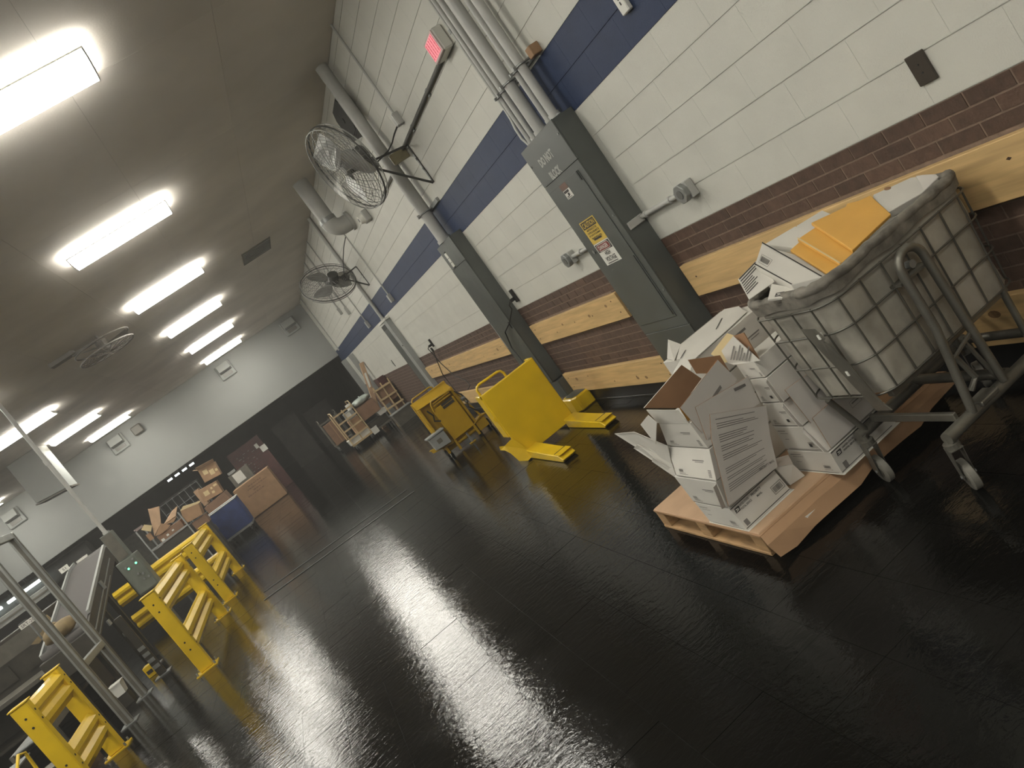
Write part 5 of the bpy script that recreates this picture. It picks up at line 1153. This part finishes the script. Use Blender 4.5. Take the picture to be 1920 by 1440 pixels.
t = thing('cubby_rack', 'dark rack with pale edged pigeonholes behind the carton heap', 'rack', (-6.5, 26.8, 0))
M().box(-7.3, -5.95, 27.2, 27.23, .002, 1.95).build('back_board', DARKW, t)
for k in range(5): M().box(-7.3, -5.95, 26.8, 27.2, .55 + k * .33, .565 + k * .33).build('shelf', GALV if k else MACHG, t)
for k in range(7): M().box(-7.3 + k * .222, -7.288 + k * .222, 26.8, 27.2, .002, 1.9).build('divider', GALV, t)
t = thing('red_rack', 'dark red slotted letter rack with white notices at the far wall', 'rack', (-4.2, 26.9, 0))
M().box(-4.8, -3.62, 26.95, 27.2, .002, 1.95).build('case', REDR, t)
for k in range(8): M().box(-4.75, -3.9, 26.93, 26.95, 1.0 + k * .095, 1.012 + k * .095).build('slot_rail', MACH, t)
b = M(); rg = random.Random(8)
for k in range(40): x = rg.uniform(-4.7, -3.95); z = 1.02 + .095 * rg.randrange(8); b.box(x, x + .035, 26.922, 26.93, z, z + .014)
o = b.build('slot_labels', LGREY, t); o['kind'] = 'stuff'
M().box(-3.90, -3.79, 26.91, 26.93, 1.58, 1.74).build('notice', WLAB, t); M().box(-3.80, -3.60, 26.90, 26.93, 1.37, 1.58).build('notice', WLAB, t)
t = thing('grey_case', 'grey case with a white notice standing between the carton heap and the red rack', 'cabinet', (-4.9, 25.2, 0))
M().box(-5.0, -4.35, 25.3, 25.8, .002, 1.40).build('case', MACHG, t, bev=.005); M().box(-4.88, -4.58, 25.285, 25.3, 1.05, 1.37).build('notice', WLAB, t); M().box(-4.95, -4.7, 25.285, 25.3, 1.42, 1.5).build('bracket', LGREY, t)
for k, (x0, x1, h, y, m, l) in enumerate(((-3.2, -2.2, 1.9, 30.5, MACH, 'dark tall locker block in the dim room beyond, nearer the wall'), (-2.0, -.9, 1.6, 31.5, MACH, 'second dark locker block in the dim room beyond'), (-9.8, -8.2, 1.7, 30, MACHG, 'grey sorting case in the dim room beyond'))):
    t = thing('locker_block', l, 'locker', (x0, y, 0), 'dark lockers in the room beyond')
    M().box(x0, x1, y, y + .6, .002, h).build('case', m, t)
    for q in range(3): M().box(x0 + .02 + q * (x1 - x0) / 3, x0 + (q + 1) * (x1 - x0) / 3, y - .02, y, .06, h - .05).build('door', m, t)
t = thing('air_duct', 'pale round air duct in the room beyond, lit along its top by bright tubes', 'duct', (-12.5, 28.3, 2.0))
M().cyl((-14.9, 28.3, 2.12), (-9.9, 28.3, 2.12), .30, 24).build('pipe', BULK, t, smooth=40)
for x in (-12.5, -11.5): M().cyl((x, 28.3, 2.12), (x + .05, 28.3, 2.12), .31, 24).build('band', GALV, t, smooth=40)
M().cyl((-12.0, 28.3, 2.4), (-12.0, 28.3, 2.719), .02).cyl((-14, 28.3, 2.4), (-14, 28.3, 2.719), .02).build('hanger', GALV, t)
for k, (x0, x1) in enumerate(((-14.2, -12.75), (-12.55, -12.25), (-12.05, -11.45))):
    t = thing('tube_light', ('long', 'short', 'middling')[k] + ' bright tube light in front of the pale round duct', 'tube light', (x0, 27.7, 2.2), 'tube lights before the round duct')
    M().cyl((x0, 27.75, 2.22), (x1, 27.75, 2.22), .05, 12).build('tube', FARL, t); M().box(x0, x1, 27.71, 27.79, 2.272, 2.31).build('housing', FIXT, t); M().cyl(((x0 + x1) / 2, 27.75, 2.31), ((x0 + x1) / 2, 27.75, 2.719), .012, 6).build('stem', GALV, t)

# ================================================================== BULKHEAD AND CEILING FITTINGS
def airbox(xc, zc, label):
    t = thing('wall_air_unit', label, 'air unit', (xc, 26.1, zc), 'air units on the bulkhead wall')
    M().box(xc - .26, xc + .26, 26.02, 26.099, zc - .25, zc + .25).build('frame', BULK, t, bev=.02)
    M().hexa([(xc - .20, 25.80, zc + .0), (xc + .2, 25.80, zc + .0), (xc + .2, 26.02, zc - .06), (xc - .2, 26.02, zc - .06)], [(xc - .20, 25.86, zc + .23), (xc + .2, 25.86, zc + .23), (xc + .2, 26.02, zc + .25), (xc - .2, 26.02, zc + .25)]).build('hood', BULK, t, bev=.01)
    M().box(xc - .16, xc + .16, 26.005, 26.02, zc - .19, zc - .075).build('grille', MACHG, t)
    for k in range(3): M().box(xc - .16, xc + .16, 25.998, 26.005, zc - .175 + k * .035, zc - .165 + k * .035).build('louvre', GALV, t)
airbox(-3.13, 4.16, 'pale air unit on the bulkhead wall under the long row of lights')
airbox(-6.93, 4.16, 'pale air unit on the bulkhead wall under the second row of lights')
airbox(-.70, 4.16, 'pale air unit on the bulkhead wall near the block wall corner')
airbox(-10.4, 4.1, 'pale air unit on the bulkhead wall at the picture edge')
t = thing('bulkhead_speaker', 'grey square loudspeaker high on the bulkhead wall', 'speaker', (-6.25, 26.05, 4.2))
M().box(-6.41, -6.09, 25.95, 26.099, 4.04, 4.33).build('cabinet', MACHG, t, bev=.03); M().box(-6.38, -6.12, 25.94, 25.95, 4.07, 4.30).build('grille', MACHG, t)
t = thing('boxed_duct', 'large pale boxed duct hanging from the ceiling before the bulkhead', 'duct', (-7.7, 20.4, 3.3))
M().hexa([(-8.06, 20.0, 3.52), (-7.30, 20.0, 3.42), (-7.30, 20.7, 3.42), (-8.06, 20.7, 3.52)], [(-8.06, 20.0, 4.568), (-7.30, 20.0, 4.568), (-7.30, 20.7, 4.568), (-8.06, 20.7, 4.568)]).build('casing', BULK, t, bev=.01)
M().hexa([(-8.09, 19.98, 3.48), (-7.27, 19.98, 3.38), (-7.27, 20.72, 3.38), (-8.09, 20.72, 3.48)], [(-8.09, 19.98, 3.51), (-7.27, 19.98, 3.41), (-7.27, 20.72, 3.41), (-8.09, 20.72, 3.51)]).build('bottom_trim', MACHG, t)
t = thing('ceiling_vent', 'grey slotted ceiling vent beside the fourth light', 'vent', (-1.2, 14.9, 4.56))
M().box(-1.5, -.9, 14.45, 15.4, 4.555, 4.5695).build('frame', MACHG, t)
for k in range(7): M().box(-1.47, -.93, 14.52 + k * .12, 14.56 + k * .12, 4.549, 4.555).build('louvre', GALV, t)
t = thing('ceiling_fan', 'faint pale caged fan hung under the ceiling between the light rows', 'fan', (-4.25, 13.6, 4.3))
CFM = mat('pale_fan_grey', (.30, .28, .26), .6)
c = Vector((-4.15, 13.6, 4.34))
ringp = lambda rr_, z: [c + Vector((rr_ * math.cos(2 * math.pi * k / 36), rr_ * math.sin(2 * math.pi * k / 36), z)) for k in range(36)]
for z in (-.07, .07): M().tube(ringp(.45, z), .014, 6, True).build('cage_ring', CFM, t)
b = M()
for q in range(1, 9): b.tube(ringp(.05 * q, -.10 + .004 * q), .004, 4, True)
for k in range(16): e = Vector((math.cos(k * math.pi / 8), math.sin(k * math.pi / 8), 0)); b.tube([c + e * .45 + Vector((0, 0, -.07)), c + e * .05 + Vector((0, 0, -.1))], .005, 4)
o = b.build('grille', CFM, t); o['kind'] = 'stuff'
M().cyl(c + Vector((0, 0, -.05)), c + Vector((0, 0, .12)), .09, 16).build('motor', CFM, t)
for k in range(3):
    a = 2 * math.pi * k / 3; e = Vector((math.cos(a), math.sin(a), 0)); f_ = Vector((-math.sin(a), math.cos(a), 0))
    M().sheet([c + e * .08 + f_ * .04, c + e * .40 + f_ * .13, c + e * .42 - f_ * .09 + Vector((0, 0, .05)), c + e * .08 - f_ * .05 + Vector((0, 0, .03))], .003).build('blade', CFM, t)
M().tube([c + Vector((0, 0, .1)), c + Vector((0, 0, .229))], .02, 8).build('stem', CFM, t); M().box(-4.95, -4.55, 13.5, 13.7, 4.50, 4.569).build('drive_box', CFM, t, bev=.005); M().box(-4.6, -4.2, 13.57, 13.63, 4.48, 4.52).build('arm', CFM, t)

# ================================================================== YELLOW RACK GUARDS
PROF = [(0, 0), (.012, .02), (.05, .06), (.05, .105), (.012, .145), (.012, .165), (.05, .205), (.05, .25), (.012, .29), (0, .31)]
def wrail(p0, p1, z, t, out):
    d = (Vector(p1) - Vector(p0)); o_ = Vector(out).normalized(); th = .008
    pts = [Vector(p0) + o_ * a + Vector((0, 0, z + h)) for a, h in PROF]; back = [p - o_ * th for p in reversed(pts)]
    b = M(); N_ = len(PROF)
    for k in range(N_ - 1):
        q = [pts[k], pts[k + 1], pts[k + 1] - o_ * th, pts[k] - o_ * th]; b.hexa(q, [x + d for x in q])
    return b.build('corrugated_rail', YEL, t)
def gpost(x, y, t, w=.155, d=.11, h=1.065):
    p = M().box(x - w / 2, x + w / 2, y - d / 2, y + d / 2, .0125, h).build('post', YEL, t, bev=.01)
    M().box(x - w / 2 - .01, x + w / 2 + .01, y - d / 2 - .01, y + d / 2 + .01, h, h + .012).build('post_cap', YEL, p, bev=.002)
    M().box(x - w / 2 - .055, x + w / 2 + .055, y - d / 2 - .045, y + d / 2 + .045, .0005, .0125).build('foot_plate', YEL, p)
    for zz in (.30, .40, .84, .94):
        M().cyl((x - .005, y - d / 2 - .001, zz), (x - .005, y - d / 2 - .004, zz), .011, 8).build('bolt_hole', BLACK, p)
    for zz in (.32, .42, .86, .96):
        M().cyl((x + w / 2 + .001, y, zz), (x + w / 2 + .004, y, zz), .011, 8).build('bolt_hole', BLACK, p)
    for sx_ in (-1, 1):
        for sy_ in (-1, 1): M().cyl((x + sx_ * (w / 2 + .03), y + sy_ * (d / 2 + .02), .0125), (x + sx_ * (w / 2 + .03), y + sy_ * (d / 2 + .02), .05), .011, 6).build('anchor_bolt', GALV, p)
t = thing('rack_guard', 'nearest yellow steel rack guard, cut off at the picture corner', 'guard rail', (-5.9, 8.3, 0), 'yellow rack guards')
gpost(-5.92, 7.86, t); gpost(-5.95, 8.90, t)
for z in (.20, .735): wrail((-5.90, 7.93, 0), (-5.92, 8.84, 0), z, t, (1, .0, 0))
t = thing('rack_guard', 'middle yellow rack guard, its end post facing the aisle with four bolts', 'guard rail', (-4.95, 10.7, 0), 'yellow rack guards')
gpost(-4.95, 9.42, t); gpost(-4.99, 12.02, t)
for z in (.20, .735): wrail((-4.96, 9.48, 0), (-5.0, 11.96, 0), z, t, (1, 0, 0))
t = thing('rack_guard', 'farthest yellow rack guard, turning a corner by the hampers', 'guard rail', (-4.98, 14.2, 0), 'yellow rack guards')
gpost(-4.95, 13.0, t); gpost(-4.98, 15.55, t)
for z in (.20, .735):
    wrail((-4.96, 13.06, 0), (-4.99, 15.49, 0), z, t, (1, 0, 0)); wrail((-6.9, 15.66, 0), (-5.06, 15.54, 0), z, t, (0, -1, 0))
t = thing('yellow_hoop', 'small yellow tube hoop at the bottom corner of the picture', 'hoop', (-5.9, 7.3, 0))
M().tube([(-5.9, 7.0, .35), (-5.9, 7.11, .74), (-5.9, 7.25, .80), (-5.9, 7.36, .77), (-5.9, 7.33, .60), (-5.9, 7.3, .002)], .014, 8).build('tube', YEL, t, smooth=60); M().tube([(-5.9, 7.0, .35), (-5.9, 6.9, .002)], .014, 8).build('leg', YEL, t)

# ================================================================== ALUMINIUM POST FRAME, CONTROL BOX, CONVEYOR
t = thing('post_frame', 'tall aluminium goalpost frame standing behind the nearest guard', 'frame', (-6, 10.2, 0))
for y in (9.76, 10.69):
    p = M().box(-6.045, -5.955, y - .04, y + .04, .0105, 2.56).build('post', ALU, t, bev=.006)
    M().box(-5.954, -5.951, y - .012, y + .012, .02, 2.54).build('slot', MACHG, p); M().box(-6.02, -5.98, y - .043, y - .041, .02, 2.54).build('slot', MACHG, p)
    M().box(-6.10, -5.90, y - .09, y + .09, .0005, .0105).build('foot_plate', GALV, p)
M().box(-6.04, -5.96, 9.80, 10.65, 2.48, 2.56).build('top_beam', ALU, t, bev=.005)
M().box(-6.04, -5.96, 9.80, 10.65, .80, .88).build('cross_beam', ALU, t, bev=.005)
M().box(-8.6, -6.045, 10.66, 10.73, 1.70, 1.81).build('side_beam', ALU, t, bev=.005); M().box(-8.6, -6.045, 10.65, 10.655, 1.745, 1.765).build('beam_slot', MACHG, t)
M().box(-8.6, -6.045, 9.73, 9.80, 2.48, 2.56).build('side_beam', ALU, t, bev=.005)
M().box(-8.65, -8.57, 9.72, 9.80, .001, 2.56).build('post', ALU, t); M().box(-8.65, -8.57, 10.65, 10.73, .001, 2.56).build('post', ALU, t)

t = thing('control_panel', 'grey control box with two green lamps on a stand behind the middle guard', 'control box', (-5.6, 12.5, 0))
M().box(-5.775, -5.465, 12.5, 12.72, .90, 1.47).build('case', GRAYB, t, bev=.006)
M().box(-5.76, -5.48, 12.49, 12.5, .92, 1.45).build('door', GRAYB, t, bev=.003)
for x, z in ((-5.66, 1.325), (-5.535, 1.335)):
    c = M().cyl((x, 12.49, z), (x, 12.478, z), .022, 12).build('lamp_bezel', GALV, t); M().tube([(x, 12.478, z), (x, 12.468, z)], [.016, .009], 10).build('lamp', GREEN, c)
for x, z in ((-5.68, 1.36), (-5.60, 1.19), (-5.55, 1.15), (-5.51, 1.07), (-5.58, 1.08), (-5.54, 1.41)):
    M().cyl((x, 12.49, z), (x, 12.465, z), .017, 10).build('push_button', GALV, t)
M().box(-5.66, -5.58, 12.56, 12.64, .0105, .90).build('stand', MACHG, t); M().box(-5.74, -5.50, 12.48, 12.72, .0005, .0105).build('foot_plate', MACHG, t)
t = thing('riser_box', 'slim grey box above the control box joining the conduit drop', 'box', (-5.62, 12.6, 1.471))
M().box(-5.71, -5.54, 12.52, 12.70, 1.473, 1.925).build('case', GRAYB, t, bev=.004); M().box(-5.70, -5.55, 12.513, 12.52, 1.49, 1.91).build('cover', MACHG, t); M().cyl((-5.56, 12.55, 1.925), (-5.56, 12.55, 1.95), .014, 8).build('gland', GALV, t)
t = thing('drop_conduit', 'pale conduit rising from the slim grey box to the ceiling past a bright light', 'conduit', (-5.62, 12.6, 1.93))
M().cyl((-5.62, 12.6, 1.927), (-5.62, 12.6, 4.569), .03, 12).build('pipe', COND, t, smooth=40); M().cyl((-5.62, 12.6, 3.2), (-5.62, 12.6, 3.28), .04, 12).build('coupling', COND, t, smooth=40); M().cyl((-5.62, 12.6, 1.927), (-5.62, 12.6, 1.96), .04, 12).build('locknut', COND, t)

t = thing('belt_conveyor', 'inclined grey belt conveyor with pale side rails climbing away behind the post frame', 'conveyor', (-6.5, 13, 0))
ca = [(11.4, 1.10), (11.8, 1.20), (14.49, 1.815), (14.9, 1.86)]
def strip(x0, x1, dz0, dz1, nm, m, pts=ca):
    b = M()
    for k in range(len(pts) - 1):
        (ya, za), (yb, zb) = pts[k], pts[k + 1]
        b.hexa([(x0, ya, za + dz0), (x1, ya, za + dz0), (x1, yb, zb + dz0), (x0, yb, zb + dz0)], [(x0, ya, za + dz1), (x1, ya, za + dz1), (x1, yb, zb + dz1), (x0, yb, zb + dz1)])
    return b.build(nm, m, t)
strip(-6.82, -6.24, -.06, -.02, 'belt', BELT)
strip(-6.235, -6.195, -.02, .03, 'side_rail', LGREY, ca[1:3]); strip(-6.86, -6.825, -.02, .03, 'side_rail', LGREY)
strip(-6.235, -6.20, -.28, -.03, 'side_frame', MACH); strip(-6.86, -6.83, -.28, -.03, 'side_frame', MACH)
strip(-6.198, -6.185, -.16, -.145, 'trim_strip', GALV, [(11.5, 1.12), (14.2, 1.75)]); strip(-6.198, -6.185, -.235, -.225, 'trim_strip', GALV, [(11.5, 1.12), (13.6, 1.61)])
M().box(-6.195, -6.17, 12.9, 13.0, 1.28, 1.42).build('switch_box', GALV, t); M().box(-6.19, -6.17, 12.0, 12.12, .86, .94).build('switch_box', LGREY, t); M().cyl((-6.18, 12.2, .62), (-6.12, 12.2, .62), .04, 12).build('pull_knob', GALV, t)
for y, z in ((11.6, .86), (13.0, 1.2), (14.5, 1.52)):
    for x in (-6.84, -6.25): M().box(x - .03, x + .03, y - .03, y + .03, .001, z).build('leg', MACH, t)
M().box(-6.86, -6.20, 11.2, 11.45, .70, 1.04).build('drive_housing', MACH, t, bev=.01); M().cyl((-6.82, 11.36, 1.06), (-6.24, 11.36, 1.06), .07, 16).build('end_roller', BELT, t, smooth=40)
M().box(-6.80, -6.60, 14.9, 14.93, 1.80, 1.88).build('number_plate', WLAB, t)
t = thing('conveyor_sign', 'small white number sign on the conveyor top end', 'sign', (-6.83, 14.4, 1.85))
M().box(-6.93, -6.78, 14.38, 14.39, 1.845, 1.93).build('sign_face', WLAB, t); M().cyl((-6.84, 14.4, 1.80), (-6.84, 14.4, 1.85), .008, 6).build('stem', GALV, t)
text('sign_lettering', 'S1', t, INKG, (-6.855, 14.38, 1.888), .06, .04, CAMF)
t = thing('conveyor_leg_frame', 'dark upright leg frame on the floor between the post frame and the guard', 'frame', (-5.9, 11.6, 0))
M().box(-5.86, -5.76, 11.1, 11.16, .011, .95).build('leg', MACH, t, bev=.004); M().box(-6.16, -6.06, 12.16, 12.22, .011, .80).build('leg', MACH, t, bev=.004)
M().hexa([(-5.86, 11.12, .70), (-5.80, 11.12, .70), (-6.06, 12.2, .70), (-6.12, 12.2, .70)], [(-5.86, 11.12, .78), (-5.80, 11.12, .78), (-6.06, 12.2, .78), (-6.12, 12.2, .78)]).build('tie_bar', MACH, t)
M().box(-5.92, -5.70, 11.04, 11.22, .0005, .011).build('foot_plate', GALV, t); M().box(-6.2, -6.02, 12.1, 12.28, .0005, .011).build('foot_plate', GALV, t)
for k in range(4): M().box(-5.855 + .0, -5.765, 11.09, 11.1, .12 + k * .1, .17 + k * .1).build('adjuster', GALV, t)
lump('mail_sack', 'tan mail sack slumped on the low end of the conveyor', 'sack', (-6.52, 11.5, 1.245), (.22, .19, .11), SACK, 5)

# machinery and clutter behind the posts
t = thing('sorting_machine', 'dark sorting machine with shelves filling the corner behind the post frame', 'machine', (-8, 12.5, 0))
M().box(-10.5, -7.15, 13.2, 14.2, .002, 1.55).build('cabinet', MACH, t, bev=.01)
M().box(-10.5, -6.9, 12.3, 13.2, .80, .86).build('table', MACHG, t, bev=.004)
for x in (-10.4, -8.8, -7.25): M().box(x - .03, x + .03, 12.32, 12.38, .002, .8).build('leg', MACH, t)
M().box(-10.5, -7.15, 12.35, 13.2, .30, .34).build('shelf', MACH, t)
M().box(-10.4, -7.2, 13.19, 13.2, 1.25, 1.50).build('fascia', MACHG, t)
for k in range(5): M().box(-10.2 + k * .62, -9.75 + k * .62, 13.17, 13.19, .95, 1.2).build('door', MACH, t)
t = thing('aisle_sign', 'white lettered sign reading SRT-20 hanging at the sorting machine', 'sign', (-6.9, 12.0, 1.5))
M().box(-7.03, -6.80, 12.0, 12.01, 1.525, 1.592).build('sign_face', WLAB, t); M().box(-7.02, -7.0, 12.0, 12.3, 1.60, 1.61).build('hanger', GALV, t); M().box(-7.02, -7.0, 12.28, 12.3, .862, 1.60).build('stand', GALV, t)
text('sign_lettering', 'SRT-20', t, INKG, (-6.915, 12.0, 1.558), .19, .045, CAMF)
t = thing('tensioner', 'tan cast bracket with a round eye below the lettered sign', 'bracket', (-7.05, 12.62, 1.3))
M().sheet([(-7.282, 12.62, 1.272), (-7.068, 12.62, 1.336), (-7.004, 12.62, 1.465), (-6.897, 12.62, 1.486), (-6.875, 12.62, 1.379), (-6.982, 12.62, 1.293), (-7.196, 12.62, 1.218)], .03, side=(0, -1, 0)).build('casting', SACK, t); M().cyl((-6.961, 12.61, 1.411), (-6.961, 12.60, 1.411), .03, 12).build('eye', BLACK, t); M().box(-7.12, -7.02, 12.625, 12.67, .861, 1.30).build('stand', MACHG, t)
t = thing('motor_unit', 'tan gear motor on the dark machine table behind the posts', 'motor', (-7.1, 12.4, .861))
M().box(-7.22, -7.0, 12.36, 12.52, .8615, .98).build('gearbox', SACK, t, bev=.01); M().cyl((-7.0, 12.44, .92), (-6.91, 12.44, .92), .045, 12).build('motor', CREAM, t)
for k, (x, y, z, w, d, h, m, l) in enumerate(((-6.6, 9.2, 0, .35, .3, .25, MACHG, 'dark tote on the floor behind the nearest guard, closest to it'), (-7.2, 9.6, 0, .5, .4, .42, MACH, 'black bin on the floor beyond the nearest guard'), (-7.0, 8.6, 0, .4, .35, .3, MACH, 'low black bin behind the nearest guard rails'),
        (-8.0, 9.9, 0, .6, .5, .55, MACHG, 'grey bin deep behind the nearest guard'), (-7.7, 8.8, 0, .5, .4, .36, MACHG, 'grey tote behind the low black bin'), (-8.6, 8.6, 0, .7, .5, .6, MACH, 'large dark bin at the picture edge behind the nearest guard'))):
    t = thing('floor_bin', l, 'bin', (x, y, 0), 'dark bins behind the nearest guard')
    M().hexa([(x - w / 2 * .9, y - d / 2 * .9, .001), (x + w / 2 * .9, y - d / 2 * .9, .001), (x + w / 2 * .9, y + d / 2 * .9, .001), (x - w / 2 * .9, y + d / 2 * .9, .001)], [(x - w / 2, y - d / 2, h), (x + w / 2, y - d / 2, h), (x + w / 2, y + d / 2, h), (x - w / 2, y + d / 2, h)]).build('bin_body', m, t)
    M().box(x - w / 2 - .01, x + w / 2 + .01, y - d / 2 - .01, y + d / 2 + .01, h, h + .015).build('rim', GALV if k % 2 else m, t)
t = thing('white_tote', 'small white plastic tote on the floor between the two aluminium posts', 'tote', (-6.24, 10.3, 0))
M().hexa([(-6.30, 10.85, .16), (-6.19, 10.85, .16), (-6.19, 11.0, .16), (-6.30, 11.0, .16)], [(-6.33, 10.84, .305), (-6.17, 10.84, .305), (-6.17, 11.02, .305), (-6.33, 11.02, .305)]).build('tote_body', WLAB, t); M().box(-6.31, -6.18, 10.86, 11.0, .001, .155).build('stand', MACH, t); M().box(-6.34, -6.16, 10.83, 11.03, .305, .318).build('rim', WLAB, t)
t = thing('yellow_block', 'small yellow block on the floor behind the aluminium posts', 'block', (-6.05, 11.6, 0))
M().box(-6.10, -5.98, 11.55, 11.7, .001, .16).build('body', YEL, t, bev=.005); M().box(-6.08, -6.0, 11.545, 11.55, .05, .1).build('recess', MACH, t)
t = thing('roller_bed', 'low roller bed running into the dark behind the guards', 'conveyor', (-7.4, 10.6, 0))
for x in (-7.15, -6.75): M().box(x - .02, x + .02, 9.9, 11.3, .42, .50).build('side_rail', MACHG, t)
for k in range(16): M().cyl((-7.13, 9.95 + k * .085, .485), (-6.77, 9.95 + k * .085, .485), .022, 10).build('roller', GALV, t, smooth=40)
for x in (-7.15, -6.75):
    for y in (10.0, 11.2): M().box(x - .018, x + .018, y - .018, y + .018, .001, .42).build('leg', MACHG, t)


for x, y, z, w, d, h, m, l in ((-6.45, 8.25, .001, .26, .2, .14, CARDD, 'small crushed brown carton on the floor inside the nearest guard'), (-6.55, 9.75, .001, .22, .18, .12, CARD, 'tiny brown carton on the floor beside the aluminium post'),
        (-7.2, 8.15, .001, .3, .3, .2, SACK, 'tan floor carton beyond the low black bin')):
    t = thing('small_carton', l, 'carton', (x, y, z), 'small cartons behind the posts')
    M().box(x - w / 2, x + w / 2, y - d / 2, y + d / 2, z, z + h).build('body', m, t, bev=.004)
    M().sheet([(x - w / 2, y - d / 2, z + h), (x + w / 2, y - d / 2, z + h), (x + w / 2, y - d / 2 - .06, z + h + .05), (x - w / 2, y - d / 2 - .06, z + h + .05)], .004, side=(0, -1, 1)).build('flap', CARDL, t)
